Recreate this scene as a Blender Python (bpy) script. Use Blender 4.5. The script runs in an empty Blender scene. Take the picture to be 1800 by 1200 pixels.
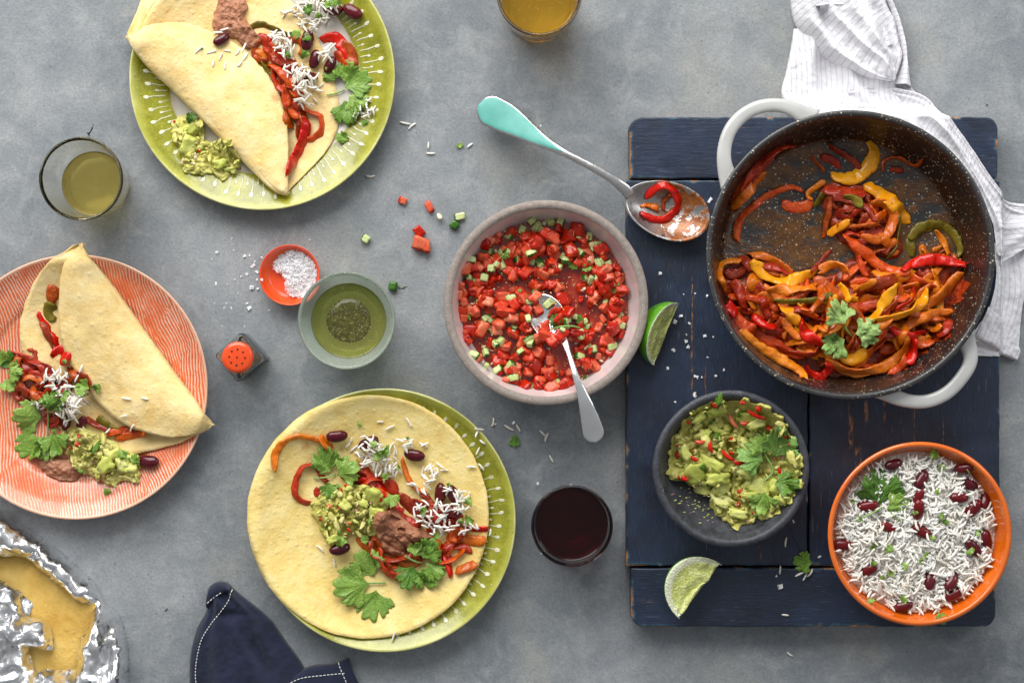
import bpy, bmesh, math, random
import numpy as np
from mathutils import Vector, Matrix, Euler

# ------------------------------------------------------------------ camera, light, exposure
# lengths below are written in u, where 1800 u = 1 metre
S = 1.0 / 1800.0
H = 3240.0                       # camera height above the table, in u (1.8 m)
SC = bpy.context.scene
COL = SC.collection

cam_d = bpy.data.cameras.new('camera')
cam = bpy.data.objects.new('camera', cam_d)
COL.objects.link(cam)
cam.location = (0, 0, H * S)
cam.rotation_euler = (0, 0, 0)
cam_d.sensor_width = 36.0
cam_d.lens = 36.0 * 1.8 / 1.0
cam_d.clip_start = 0.05
cam_d.clip_end = 20.0
SC.camera = cam

world = bpy.data.worlds.new('World')
SC.world = world
world.use_nodes = True
bg = world.node_tree.nodes['Background']
bg.inputs[0].default_value = (0.95, 0.975, 1.0, 1)
bg.inputs[1].default_value = 0.40
# the room: walls and ceiling near the window are lighter than the far end
_t = world.node_tree
_g = _t.nodes.new('ShaderNodeTexCoord')
_s = _t.nodes.new('ShaderNodeSeparateXYZ')
_m = _t.nodes.new('ShaderNodeMapRange')
_m.interpolation_type = 'SMOOTHSTEP'
_m.inputs[1].default_value, _m.inputs[2].default_value, _m.inputs[3].default_value, _m.inputs[4].default_value = -0.9, 0.9, 0.22, 0.56
_t.links.new(_g.outputs['Generated'], _s.inputs[0])
_t.links.new(_s.outputs[1], _m.inputs[0])
_t.links.new(_m.outputs[0], bg.inputs[1])


def area_lamp(name, loc, target, sx, sy, power, color):
    d = bpy.data.lights.new(name, 'AREA')
    d.shape = 'RECTANGLE'
    d.size, d.size_y = sx, sy
    d.energy = power
    d.color = color
    o = bpy.data.objects.new(name, d)
    COL.objects.link(o)
    o.location = loc
    o.rotation_euler = (Vector(target) - Vector(loc)).to_track_quat('-Z', 'Y').to_euler()
    return o


# the window beyond the top edge of the picture, a little to the left
area_lamp('window_light', (-0.55, 1.75, 1.30), (0, 0.0, 0), 2.3, 1.5, 88, (1.0, 0.985, 0.96))
area_lamp('right_fill_light', (1.9, 0.9, 1.2), (0.2, 0, 0), 0.7, 0.8, 8, (0.96, 0.98, 1.0))  # weak fill lamp, added from the upper right

SC.view_settings.view_transform = 'Standard'
SC.view_settings.look = 'None'
SC.view_settings.exposure = 0.0
SC.view_settings.gamma = 1.0
SC.view_settings.use_curve_mapping = False
SC.cycles.max_bounces = 14
SC.cycles.transmission_bounces = 12
SC.cycles.transparent_max_bounces = 12
SC.cycles.glossy_bounces = 6
SC.cycles.diffuse_bounces = 4
SC.cycles.sample_clamp_indirect = 4.0

random.seed(7)
R = np.random.RandomState(11)


# ------------------------------------------------------------------ small helpers
def P(px, py, z=0.0):
    """a point seen at photo pixel px, py that stands z above the table"""
    f = (H - z) / H
    return np.array([(px - 900.0) * f, (600.0 - py) * f, z])


def lin(r, g, b, k=1.0):
    f = lambda c: ((c / 255.0 + 0.055) / 1.055) ** 2.4 if c > 10.3 else c / 255.0 / 12.92
    return (min(1, f(r) * k), min(1, f(g) * k), min(1, f(b) * k), 1.0)


def _h(ix, iy, iz, seed):
    n = (ix * 374761393 + iy * 668265263 + iz * 2147483647 + seed * 974634777) & 0xffffffff
    n = ((n ^ (n >> 13)) * 1274126177) & 0xffffffff
    return ((n ^ (n >> 16)) & 0xffff) / 65535.0


def vn(x, y, z=0.0, seed=0):
    """smooth value noise, -1..1, on arrays"""
    x, y, z = np.broadcast_arrays(np.asarray(x, float), np.asarray(y, float), np.asarray(z, float))
    xi, yi, zi = np.floor(x).astype(np.int64), np.floor(y).astype(np.int64), np.floor(z).astype(np.int64)
    xf, yf, zf = x - xi, y - yi, z - zi
    xf, yf, zf = xf * xf * (3 - 2 * xf), yf * yf * (3 - 2 * yf), zf * zf * (3 - 2 * zf)
    out = 0
    for dx in (0, 1):
        for dy in (0, 1):
            for dz in (0, 1):
                w = (xf if dx else 1 - xf) * (yf if dy else 1 - yf) * (zf if dz else 1 - zf)
                out = out + w * _h(xi + dx, yi + dy, zi + dz, seed)
    return out * 2 - 1


def crv(pts, n, closed=False):
    """Catmull-Rom through pts, n samples evenly spread by length"""
    p = np.array(pts, float)
    m = len(p)
    if m == 2:
        t = np.linspace(0, 1, n)[:, None]
        return p[0] * (1 - t) + p[1] * t
    if closed:
        q = np.vstack([p[-1], p, p[0], p[1]])
        segs = m
    else:
        q = np.vstack([2 * p[0] - p[1], p, 2 * p[-1] - p[-2]])
        segs = m - 1
    out = []
    K = 24
    for i in range(segs):
        a, b, c, d = q[i], q[i + 1], q[i + 2], q[i + 3]
        t = np.linspace(0, 1, K, endpoint=False)[:, None]
        out.append(0.5 * ((2 * b) + (-a + c) * t + (2 * a - 5 * b + 4 * c - d) * t ** 2 + (-a + 3 * b - 3 * c + d) * t ** 3))
    out.append(q[segs + 1][None])
    o = np.vstack(out)
    L = np.concatenate([[0], np.cumsum(np.linalg.norm(np.diff(o, axis=0), axis=1))])
    s = np.linspace(0, L[-1], n, endpoint=not closed)
    return np.stack([np.interp(s, L, o[:, k]) for k in range(o.shape[1])], 1)


def inpoly(x, y, poly):
    poly = np.asarray(poly, float)
    x = np.asarray(x, float)
    y = np.asarray(y, float)
    r = np.zeros(x.shape, bool)
    j = len(poly) - 1
    for i in range(len(poly)):
        xi, yi = poly[i][:2]
        xj, yj = poly[j][:2]
        c = ((yi > y) != (yj > y)) & (x < (xj - xi) * (y - yi) / ((yj - yi) if yj != yi else 1e-9) + xi)
        r ^= c
        j = i
    return r


# ------------------------------------------------------------------ objects
def tag(o, label=None, cat=None, group=None, kind=None):
    if label:
        o['label'] = label
    if cat:
        o['category'] = cat
    if group:
        o['group'] = group
    if kind:
        o['kind'] = kind
    return o


def thing(name, label, cat, loc, group=None):
    o = bpy.data.objects.new(name, None)
    COL.objects.link(o)
    o.empty_display_size = 0.01
    o.location = Vector([float(c) for c in loc]) * S
    tag(o, label, cat, group)
    o['_loc'] = [float(c) for c in loc]
    return o


def mesh(name, V, F, mats, smooth=True, fm=None, uv=None, scale=S):
    me = bpy.data.meshes.new(name)
    me.from_pydata((np.asarray(V, float) * scale).tolist(), [], [tuple(int(i) for i in f) for f in F])
    for m in (mats if isinstance(mats, (list, tuple)) else [mats]):
        me.materials.append(m)
    if fm is not None:
        me.polygons.foreach_set('material_index', np.asarray(fm, np.int32))
    if smooth:
        me.polygons.foreach_set('use_smooth', np.ones(len(me.polygons), bool))
    if uv is not None:
        u = me.uv_layers.new(name='UVMap')
        li = np.zeros(len(me.loops), np.int32)
        me.loops.foreach_get('vertex_index', li)
        u.data.foreach_set('uv', np.asarray(uv, float)[li].astype(np.float32).ravel())
    me.update()
    return me


def loc_of(o):
    return np.array([c for c in o['_loc']]) if '_loc' in o else np.zeros(3)


def add(name, V, F, mats, parent=None, origin=None, smooth=True, fm=None, uv=None, solid=0, sub=0):
    """one mesh object from vertices in table coordinates (u)"""
    V = np.asarray(V, float)
    if origin is None:
        origin = np.array([V[:, 0].mean(), V[:, 1].mean(), V[:, 2].min()])
    origin = np.asarray(origin, float)
    me = mesh(name, V - origin, F, mats, smooth, fm, uv)
    o = bpy.data.objects.new(name, me)
    COL.objects.link(o)
    o['_loc'] = [float(c) for c in origin]
    if parent is not None:
        o.parent = parent
        o.location = Vector((origin - loc_of(parent)).tolist()) * S
    else:
        o.location = Vector(origin.tolist()) * S
    if solid:
        m = o.modifiers.new('thickness', 'SOLIDIFY')
        m.thickness = abs(solid) * S
        m.offset = -1 if solid > 0 else 1
    if sub:
        m = o.modifiers.new('smooth', 'SUBSURF')
        m.levels = m.render_levels = sub
    return o


def place(name, me, loc, rot=(0, 0, 0), sc=1.0, parent=None):
    o = bpy.data.objects.new(name, me)
    COL.objects.link(o)
    if parent is not None:
        o.parent = parent
        loc = np.asarray(loc, float) - loc_of(parent)
    o.location = Vector([float(c) for c in loc]) * S
    o.rotation_euler = rot
    o.scale = (sc, sc, sc) if not isinstance(sc, (tuple, list)) else sc
    return o


def grid_faces(nu, nv, closed_u=False, closed_v=False, off=0):
    F = []
    for i in range(nu if closed_u else nu - 1):
        for j in range(nv if closed_v else nv - 1):
            a = i * nv + j
            b = ((i + 1) % nu) * nv + j
            c = ((i + 1) % nu) * nv + (j + 1) % nv
            d = i * nv + (j + 1) % nv
            F.append((off + a, off + b, off + c, off + d))
    return F


def lathe(prof, cx=0, cy=0, n=96, wob=0.0, seed=0, close=False, poly=0):
    """surface of revolution; prof = (r, z) from outside bottom round to inside bottom"""
    V, rings = [], []
    th = np.linspace(0, 2 * math.pi, n, endpoint=False)
    k = 1 + wob * vn(np.cos(th) * 1.3 + 5, np.sin(th) * 1.3, seed=seed)
    for (r, z) in prof:
        if r < 1e-6:
            rings.append([len(V)])
            V.append((cx, cy, z))
        else:
            rings.append(list(range(len(V), len(V) + n)))
            for a, kk in zip(th, k):
                V.append((cx + r * kk * math.cos(a), cy + r * kk * math.sin(a), z))
    F = []
    idx = list(range(len(rings)))
    pairs = list(zip(idx, idx[1:]))
    if close:
        pairs.append((idx[-1], idx[0]))
    for a, b in pairs:
        A, B = rings[a], rings[b]
        if len(A) == 1 and len(B) == 1:
            continue
        for i in range(n):
            j = (i + 1) % n
            if len(A) == 1:
                F.append((A[0], B[j], B[i]))
            elif len(B) == 1:
                F.append((A[i], A[j], B[0]))
            else:
                F.append((A[i], A[j], B[j], B[i]))
    return np.array(V), F


def bez(prof, n):
    """smooth a profile"""
    return [tuple(p) for p in crv(prof, n)]


def ico(sub):
    bm = bmesh.new()
    bmesh.ops.create_icosphere(bm, subdivisions=sub, radius=1.0)
    bm.verts.ensure_lookup_table()
    V = np.array([v.co[:] for v in bm.verts])
    F = [tuple(v.index for v in f.verts) for f in bm.faces]
    bm.free()
    return V, F


ICO1, ICO2, ICO3 = ico(1), ico(2), ico(3)


def lump(seed, sx, sy, sz, base=ICO2, amp=0.25, freq=1.6, p=2.0):
    V, F = base
    if p != 2.0:
        V = V / (np.sum(np.abs(V) ** p, axis=1) ** (1 / p))[:, None]
    n = vn(V[:, 0] * freq + seed * 7.1, V[:, 1] * freq, V[:, 2] * freq, seed)
    V = V * (1 + amp * n)[:, None] * np.array([sx, sy, sz])
    return V, F


def join(parts):
    """parts: (V, F, material index) -> one V, F, fm"""
    VV, FF, fm, o = [], [], [], 0
    for V, F, m in parts:
        VV.append(V)
        FF += [tuple(i + o for i in f) for f in F]
        fm += [m] * len(F)
        o += len(V)
    return np.vstack(VV), FF, fm


def rotm(rx, ry, rz):
    return np.array(Euler((rx, ry, rz)).to_matrix())


# ------------------------------------------------------------------ height of what lies there already
class Heights:
    X0, Y0, RES = -1000.0, -700.0, 2.0

    def __init__(s):
        s.a = np.zeros((700, 1000))
        s.X, s.Y = np.meshgrid(s.X0 + s.RES * np.arange(1000), s.Y0 + s.RES * np.arange(700))

    def win(s, x, y, r):
        i0, i1 = int((x - r - s.X0) / s.RES), int((x + r - s.X0) / s.RES) + 2
        j0, j1 = int((y - r - s.Y0) / s.RES), int((y + r - s.Y0) / s.RES) + 2
        i0, j0 = max(0, min(i0, 998)), max(0, min(j0, 698))
        i1, j1 = max(i0 + 1, min(i1, 1000)), max(j0 + 1, min(j1, 700))
        return slice(j0, j1), slice(i0, i1)

    def get(s, x, y, r=3.0, q=None):
        w = s.win(x, y, r)
        A = s.a[w]
        m = (s.X[w] - x) ** 2 + (s.Y[w] - y) ** 2 <= r * r + 4
        v = A[m] if m.any() else A.ravel()
        return float(v.max()) if q is None else float(np.quantile(v, q))

    def disc(s, x, y, r, z, dome=0.0):
        w = s.win(x, y, r)
        d2 = ((s.X[w] - x) ** 2 + (s.Y[w] - y) ** 2) / (r * r)
        zz = np.where(d2 <= 1, z - dome * d2, -1e9)
        s.a[w] = np.maximum(s.a[w], zz)

    def bowl(s, cx, cy, prof):
        r = np.hypot(s.X - cx, s.Y - cy)
        rr = [p[0] for p in prof]
        zz = [p[1] for p in prof]
        m = r <= rr[-1]
        s.a[m] = np.interp(r[m], rr, zz)

    def stamp(s, V, grow=1):
        V = np.asarray(V)
        i = np.clip(((V[:, 0] - s.X0) / s.RES + .5).astype(int), 0, 999)
        j = np.clip(((V[:, 1] - s.Y0) / s.RES + .5).astype(int), 0, 699)
        for di in range(-grow, grow + 1):
            for dj in range(-grow, grow + 1):
                np.maximum.at(s.a, (np.clip(j + dj, 0, 699), np.clip(i + di, 0, 999)), V[:, 2])

    def blur(s, k=4):
        a = s.a.copy()
        for _ in range(k):
            a = (a + np.roll(a, 1, 0) + np.roll(a, -1, 0) + np.roll(a, 1, 1) + np.roll(a, -1, 1)) / 5
        return a

    def sample(s, a, x, y):
        i = np.clip(((np.asarray(x) - s.X0) / s.RES + .5).astype(int), 0, 999)
        j = np.clip(((np.asarray(y) - s.Y0) / s.RES + .5).astype(int), 0, 699)
        return a[j, i]


HM = Heights()


# ------------------------------------------------------------------ material helper
class Mat:
    def __init__(s, name, **kw):
        s.m = bpy.data.materials.new(name)
        s.m.use_nodes = True
        s.t = s.m.node_tree
        s.b = s.t.nodes['Principled BSDF']
        s.out = s.t.nodes['Material Output']
        s._co = None
        s.set(**kw)

    def put(s, sock, v):
        if isinstance(v, bpy.types.NodeSocket):
            s.t.links.new(v, sock)
        elif v is not None:
            sock.default_value = v

    def set(s, **kw):
        names = dict(color='Base Color', rough='Roughness', metal='Metallic', ior='IOR', trans='Transmission Weight',
                     coat='Coat Weight', coat_rough='Coat Roughness', sss='Subsurface Weight', sss_scale='Subsurface Scale',
                     sss_rad='Subsurface Radius', normal='Normal', sheen='Sheen Weight', spec='Specular IOR Level', alpha='Alpha')
        for k, v in kw.items():
            s.put(s.b.inputs[names[k]], v)
        return s

    def node(s, typ, ins=(), out=0, **attrs):
        n = s.t.nodes.new(typ)
        for k, v in attrs.items():
            setattr(n, k, v)
        for k, v in (ins.items() if isinstance(ins, dict) else enumerate(ins)):
            s.put(n.inputs[k], v)
        return n.outputs[out]

    @property
    def co(s):
        """object coordinates in u, shifted for each object so that copies differ"""
        if s._co is None:
            tc = s.node('ShaderNodeTexCoord', out=3)
            v = s.node('ShaderNodeVectorMath', {0: tc, 3: 1.0 / S}, operation='SCALE')
            rnd = s.node('ShaderNodeObjectInfo', out=5)
            r2 = s.math('MULTIPLY', rnd, 731.0)
            s.raw = v
            s._co = s.node('ShaderNodeVectorMath', {0: v, 1: s.node('ShaderNodeCombineXYZ', [r2, r2, r2])}, operation='ADD')
        return s._co

    @property
    def rnd(s):
        return s.node('ShaderNodeObjectInfo', out=5)

    def math(s, op, a, b=None, c=None, clamp=False):
        return s.node('ShaderNodeMath', {0: a, 1: b, 2: c}, operation=op, use_clamp=clamp)

    def scaled(s, vec, x, y, z):
        return s.node('ShaderNodeVectorMath', {0: vec, 1: (x, y, z)}, operation='MULTIPLY')

    def noise(s, size, detail=3, rough=.55, vec=None, out=0, dist=0.0):
        return s.node('ShaderNodeTexNoise', {'Vector': vec if vec is not None else s.co, 'Scale': 1.0 / size, 'Detail': detail,
                                             'Roughness': rough, 'Distortion': dist}, out=out)

    def voro(s, size, vec=None, out=0, feature='F1', rand=1.0, **kw):
        return s.node('ShaderNodeTexVoronoi', {'Vector': vec if vec is not None else s.co, 'Scale': 1.0 / size, 'Randomness': rand},
                      out=out, feature=feature, **kw)

    def ramp(s, fac, stops, interp='LINEAR'):
        n = s.t.nodes.new('ShaderNodeValToRGB')
        n.color_ramp.interpolation = interp
        e = n.color_ramp.elements
        while len(e) < len(stops):
            e.new(0.5)
        for i, (p, c) in enumerate(stops):
            e[i].position = p
            e[i].color = c if isinstance(c, (tuple, list)) else (c, c, c, 1)
        s.put(n.inputs[0], fac)
        return n.outputs[0]

    def mix(s, fac, a, b, blend='MIX'):
        n = s.t.nodes.new('ShaderNodeMix')
        n.data_type = 'RGBA'
        n.blend_type = blend
        s.put(n.inputs[0], fac)
        s.put(n.inputs[6], a)
        s.put(n.inputs[7], b)
        return n.outputs[2]

    def step(s, v, a, b):
        return s.node('ShaderNodeMapRange', {0: v, 1: a, 2: b, 3: 0.0, 4: 1.0}, interpolation_type='SMOOTHSTEP')

    def bump(s, h, dist=1.0, strength=1.0):
        return s.node('ShaderNodeBump', {'Strength': strength, 'Distance': dist * S, 'Height': h})


def chain_bump(M, items):
    """items: (height, distance in u)"""
    n = None
    for h, d in items:
        b = M.t.nodes.new('ShaderNodeBump')
        M.put(b.inputs['Height'], h)
        b.inputs['Distance'].default_value = d * S
        if n is not None:
            M.put(b.inputs['Normal'], n)
        n = b.outputs[0]
    return n


# ------------------------------------------------------------------ materials
def m_table():
    M = Mat('grey_stone', rough=.72)
    a = M.noise(300, 6, .6)
    b = M.noise(60, 6, .65, dist=.6)
    c = M.noise(5, 4, .7)
    d = M.noise(1.6, 2, .5)
    col = M.ramp(a, [(.30, lin(106, 113, 119)), (.5, lin(127, 132, 136)), (.68, lin(146, 149, 152))])
    col = M.mix(M.math('MULTIPLY', M.step(b, .40, .72), .55), col, lin(164, 166, 166))
    col = M.mix(M.math('MULTIPLY', M.step(M.noise(95, 7, .7, dist=1.0, vec=M.scaled(M.co, 1, .8, 1)), .47, .70), .42), col, lin(102, 108, 113))
    col = M.mix(M.math('MULTIPLY', M.step(M.noise(210, 3, .5), .52, .7), .35), col, lin(150, 148, 138))
    col = M.mix(.20, col, M.ramp(c, [(.3, 0.12), (.7, 0.88)]), 'OVERLAY')
    col = M.mix(.14, col, M.ramp(d, [(.3, 0.1), (.7, 0.9)]), 'OVERLAY')
    scr = M.noise(3, 2, .5, vec=M.scaled(M.co, .5, .012, 1))
    col = M.mix(M.math('MULTIPLY', M.math('MULTIPLY', M.step(scr, .70, .74), M.step(M.noise(120, 2, .5), .5, .6)), .25), col, lin(176, 178, 178))
    sp = M.voro(26)
    col = M.mix(M.math('MULTIPLY', M.step(sp, .09, .03), .5), col, lin(60, 62, 64))
    M.set(color=col, rough=M.ramp(b, [(.3, .62), (.7, .82)]), normal=chain_bump(M, [(b, 1.2), (c, .6), (d, .35)]))
    return M.m


def m_board(w, h, vertical, streaks=()):
    M = Mat('worn_navy_paint', rough=.5)
    co = M.co
    x = M.node('ShaderNodeSeparateXYZ', [M.raw], out=0)
    y = M.node('ShaderNodeSeparateXYZ', [M.raw], out=1)
    z = M.node('ShaderNodeSeparateXYZ', [M.raw], out=2)
    dx = M.math('SUBTRACT', w / 2, M.math('ABSOLUTE', x))
    dy = M.math('SUBTRACT', h / 2, M.math('ABSOLUTE', y))
    edge = M.math('MINIMUM', dx, dy)
    long_ = M.scaled(co, 1, .12, 1) if vertical else M.scaled(co, .12, 1, 1)
    n1 = M.noise(22, 5, .65)
    n2 = M.noise(5, 4, .7, vec=long_)
    n3 = M.noise(150, 3, .5)
    navy = M.ramp(M.noise(70, 5, .6), [(.3, lin(18, 27, 43)), (.7, lin(32, 47, 72))])
    navy = M.mix(M.math('MULTIPLY', M.step(M.noise(2.5, 3, .6, vec=long_), .58, .75), .35), navy, lin(75, 92, 118))
    sc_ = M.noise(1.2, 2, .5, vec=M.scaled(co, .6, .03, 1) if vertical else M.scaled(co, .03, .6, 1))
    navy = M.mix(M.math('MULTIPLY', M.step(sc_, .69, .74), .4), navy, lin(125, 140, 160))
    wood = M.ramp(n2, [(.3, lin(92, 58, 36)), (.55, lin(160, 112, 74)), (.75, lin(196, 158, 116))])
    teal = lin(44, 96, 116)
    e2 = M.math('ADD', M.math('ADD', edge, M.math('MULTIPLY', M.math('SUBTRACT', n1, .5), 22.0)), M.math('MULTIPLY', M.step(M.noise(70, 3, .6), .62, .42), 9.0))
    col = M.mix(M.math('MULTIPLY', M.step(e2, 7.0, 2.0), .7), navy, teal)
    col = M.mix(M.step(e2, 3.5, 1.0), col, wood)
    # long cracks and rubbed streaks that follow the grain
    st = M.noise(13, 4, .6, vec=M.scaled(co, 1, .035, 1) if vertical else M.scaled(co, .035, 1, 1))
    br = M.noise(7, 3, .6)
    wear = M.math('MULTIPLY', M.step(st, .70, .73), M.step(br, .45, .56))
    for sx_, sy0_, sy1_, wd_ in streaks:          # long rubbed cracks, in the plank's own coordinates
        dxs = M.math('ABSOLUTE', M.math('SUBTRACT', M.math('ADD', x, M.math('MULTIPLY', M.math('SUBTRACT', M.noise(40, 3, .6), .5), 7.0)), sx_))
        m_ = M.math('MULTIPLY', M.step(dxs, wd_, wd_ * .4), M.math('MULTIPLY', M.step(y, sy0_, sy0_ + 14), M.step(y, sy1_, sy1_ - 14)))
        m_ = M.math('MULTIPLY', m_, M.step(M.noise(5 if wd_ < 4 else 9, 4, .7, vec=M.scaled(co, 1, .3, 1)), .43, .56))
        wear = M.math('MAXIMUM', wear, m_)
    col = M.mix(M.math('MULTIPLY', wear, .9), col, wood)
    chips = M.math('MULTIPLY', M.step(M.noise(9, 5, .7), .71, .75), M.step(n3, .45, .6))
    col = M.mix(chips, col, lin(150, 160, 172))
    M.set(color=col, rough=M.ramp(M.noise(40, 4, .6), [(.3, .34), (.7, .62)]),
          normal=chain_bump(M, [(n2, .8), (M.math('MULTIPLY', M.step(e2, 3.5, 1), -1.0), 1.2), (M.math('MULTIPLY', wear, -1.0), 1.0), (M.noise(3, 3, .6), .25)]))
    return M.m


def m_green_plate(rad):
    """lime glaze rim with slip-trailed white drops around a pale centre; the plate centre is the object's origin"""
    M = Mat('lime_glaze', rough=.22, coat=.25, coat_rough=.1)
    M.co
    sx = M.node('ShaderNodeSeparateXYZ', [M.raw], out=0)
    sy = M.node('ShaderNodeSeparateXYZ', [M.raw], out=1)
    wob = M.math('MULTIPLY', M.math('SUBTRACT', M.noise(45, 2, .5), .5), 7.0)
    r = M.math('ADD', M.math('POWER', M.math('ADD', M.math('MULTIPLY', sx, sx), M.math('MULTIPLY', sy, sy)), .5), wob)
    th = M.math('ADD', M.math('ARCTAN2', sy, sx), M.math('MULTIPLY', M.math('SUBTRACT', M.noise(30, 1, .5), .5), .045))
    rim = M.step(r, rad * .715, rad * .735)
    n = M.noise(55, 5, .65)
    gr = M.ramp(n, [(.3, lin(108, 108, 14)), (.5, lin(138, 138, 24)), (.68, lin(168, 166, 52))])
    gr = M.mix(M.math('MULTIPLY', M.step(M.noise(3.0, 4, .7), .52, .7), .45), gr, lin(205, 205, 120))
    gr = M.mix(M.math('MULTIPLY', M.step(r, rad * .93, rad * .985), .45), gr, lin(196, 196, 92))
    cream = M.ramp(M.noise(40, 4, .6), [(.3, lin(196, 190, 178)), (.7, lin(214, 209, 199))])
    col = M.mix(rim, cream, gr)
    white = lin(228, 226, 200)

    def row(N, r0, r1, rd, ph, ds, lw):
        t = M.math('ADD', M.math('MULTIPLY', th, N / (2 * math.pi)), ph)
        rv = M.node('ShaderNodeTexWhiteNoise', {'Vector': M.node('ShaderNodeCombineXYZ', [M.math('FLOOR', t), float(N), 0.0])}, noise_dimensions='3D')
        fr = M.math('SUBTRACT', M.math('FRACT', t), .5)
        dx = M.math('MULTIPLY', M.math('MULTIPLY', fr, 2 * math.pi / N), r)
        rdd = M.math('ADD', rd, M.math('MULTIPLY', M.math('SUBTRACT', rv, .5), 9.0))
        dr = M.math('SUBTRACT', r, rdd)
        dot = M.math('POWER', M.math('ADD', M.math('MULTIPLY', dx, dx), M.math('MULTIPLY', M.math('MULTIPLY', dr, dr), .45)), .5)
        d = M.step(dot, ds, ds * .6)
        ln = M.math('MULTIPLY', M.step(M.math('ABSOLUTE', dx), lw, lw * .35),
                    M.math('MULTIPLY', M.step(r, r0, r0 + 5), M.step(r, rdd, M.math('SUBTRACT', rdd, 3.0))))
        return M.math('MAXIMUM', d, M.math('MULTIPLY', ln, .72))

    mk = M.math('MAXIMUM', row(58, rad * .745, rad * .9, rad * .885, 0.0, 3.9, 1.5), row(58, rad * .735, rad * .82, rad * .805, .5, 2.6, 1.3))
    mk = M.math('MULTIPLY', mk, M.ramp(M.noise(26, 2, .5), [(.3, .45), (.5, 1.0)]))
    col = M.mix(mk, col, white)
    col = M.mix(M.step(M.voro(19), .085, .04), col, lin(70, 60, 30))
    lip = M.step(r, rad * .982, rad * .996)
    col = M.mix(M.math('MULTIPLY', lip, .8), col, lin(214, 212, 150))
    M.set(color=col, normal=chain_bump(M, [(mk, .9), (n, 1.0), (M.noise(5, 2, .5), .15)]), rough=M.ramp(M.noise(12, 4, .6), [(.3, .14), (.7, .3)]))
    return M.m


def m_orange_plate(rad):
    """cream plate with brushed orange strokes laid in blocks of differing direction"""
    M = Mat('brushed_orange_glaze', rough=.28, coat=.25, coat_rough=.12)
    M.co
    warp = M.node('ShaderNodeVectorMath', {0: M.node('ShaderNodeVectorMath', {0: M.noise(60, 2, .5, vec=M.raw, out=1), 1: (.5, .5, .5)}, operation='SUBTRACT'), 3: 16.0}, operation='SCALE')
    v = M.node('ShaderNodeVectorMath', {0: M.raw, 1: warp}, operation='ADD')
    cell = M.voro(118, vec=v, out=1, distance='CHEBYCHEV', rand=.85)
    edge = M.voro(118, vec=v, feature='DISTANCE_TO_EDGE', rand=.85)
    cr = M.node('ShaderNodeSeparateColor', [cell], out=0)
    ang = M.math('MULTIPLY', M.ramp(cr, [(0, .02), (.3, .10), (.55, .16), (.8, .22)], 'CONSTANT'), 2.2)
    x = M.node('ShaderNodeSeparateXYZ', [v], out=0)
    y = M.node('ShaderNodeSeparateXYZ', [v], out=1)
    t = M.math('ADD', M.math('MULTIPLY', x, M.math('COSINE', ang)), M.math('MULTIPLY', y, M.math('SINE', ang)))
    w = M.math('SINE', M.math('MULTIPLY', t, 2 * math.pi / 5.2))
    w = M.math('ADD', M.math('MULTIPLY', w, .5), .5)
    w = M.math('ADD', w, M.math('MULTIPLY', M.math('SUBTRACT', M.noise(6, 4, .7), .5), 1.3))
    stroke = M.step(w, .08, .62)
    n = M.noise(80, 4, .6)
    cream_mottle = M.step(n, .35, .65)  # the cream tone varies at random with the noise
    orange = M.ramp(M.noise(22, 5, .7), [(.3, lin(206, 84, 38)), (.6, lin(226, 112, 62)), (.8, lin(232, 140, 96))])
    cream = M.mix(cream_mottle, lin(228, 202, 182), lin(220, 170, 142))
    col = M.mix(stroke, cream, orange)
    blk = M.math('MULTIPLY', M.math('MAXIMUM', M.math('MULTIPLY', M.step(M.node('ShaderNodeSeparateColor', [cell], out=1), .70, .72), M.step(M.noise(30, 4, .6), .35, .6)), M.step(M.noise(50, 3, .6, vec=M.scaled(M.co, 1, .5, 1)), .56, .68)), .7)
    col = M.mix(blk, col, orange)
    r = M.math('POWER', M.math('ADD', M.math('MULTIPLY', M.node('ShaderNodeSeparateXYZ', [M.raw], out=0), M.node('ShaderNodeSeparateXYZ', [M.raw], out=0)),
                               M.math('MULTIPLY', M.node('ShaderNodeSeparateXYZ', [M.raw], out=1), M.node('ShaderNodeSeparateXYZ', [M.raw], out=1))), .5)
    col = M.mix(M.math('MULTIPLY', M.step(r, rad * .972, rad * .985), .9), col, lin(222, 178, 150))
    M.set(color=col, normal=chain_bump(M, [(stroke, .25), (n, .8)]))
    return M.m


def m_tortilla(hue=0):
    M = Mat('corn_tortilla', rough=.8, sss=.0)
    n = M.noise(38, 5, .65)
    f = M.noise(3.0, 4, .7)
    a, b, c = ((226, 188, 112), (238, 210, 146), (244, 224, 172)) if hue == 0 else \
        ((226, 192, 106), (239, 214, 136), (245, 227, 164)) if hue == 1 else ((206, 158, 66), (226, 184, 92), (236, 204, 122))
    col = M.ramp(n, [(.25, lin(*a)), (.5, lin(*b)), (.75, lin(*c))])
    col = M.mix(M.math('MULTIPLY', M.step(M.noise(2.4, 3, .7), .52, .68), .36), col, lin(206, 170, 92))
    sp = M.voro(88)
    toast = M.math('MULTIPLY', M.step(M.math('ADD', sp, M.math('MULTIPLY', M.math('SUBTRACT', M.noise(7, 3, .6), .5), .16)), .16, .03), .6)
    col = M.mix(M.math('MULTIPLY', M.step(M.noise(70, 3, .6), .56, .72), .4), col, lin(222, 182, 100))
    col = M.mix(toast, col, lin(196, 132, 74))
    blis = M.step(M.voro(15), .32, .10)
    rag = M.math('MULTIPLY', M.step(M.noise(17, 4, .65), .60, .75), .35)
    col = M.mix(rag, col, lin(214, 178, 96))
    M.set(color=col, normal=chain_bump(M, [(n, 2.2), (blis, .5), (M.noise(11, 3, .6), 1.3), (f, .55)]))
    return M.m


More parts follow.
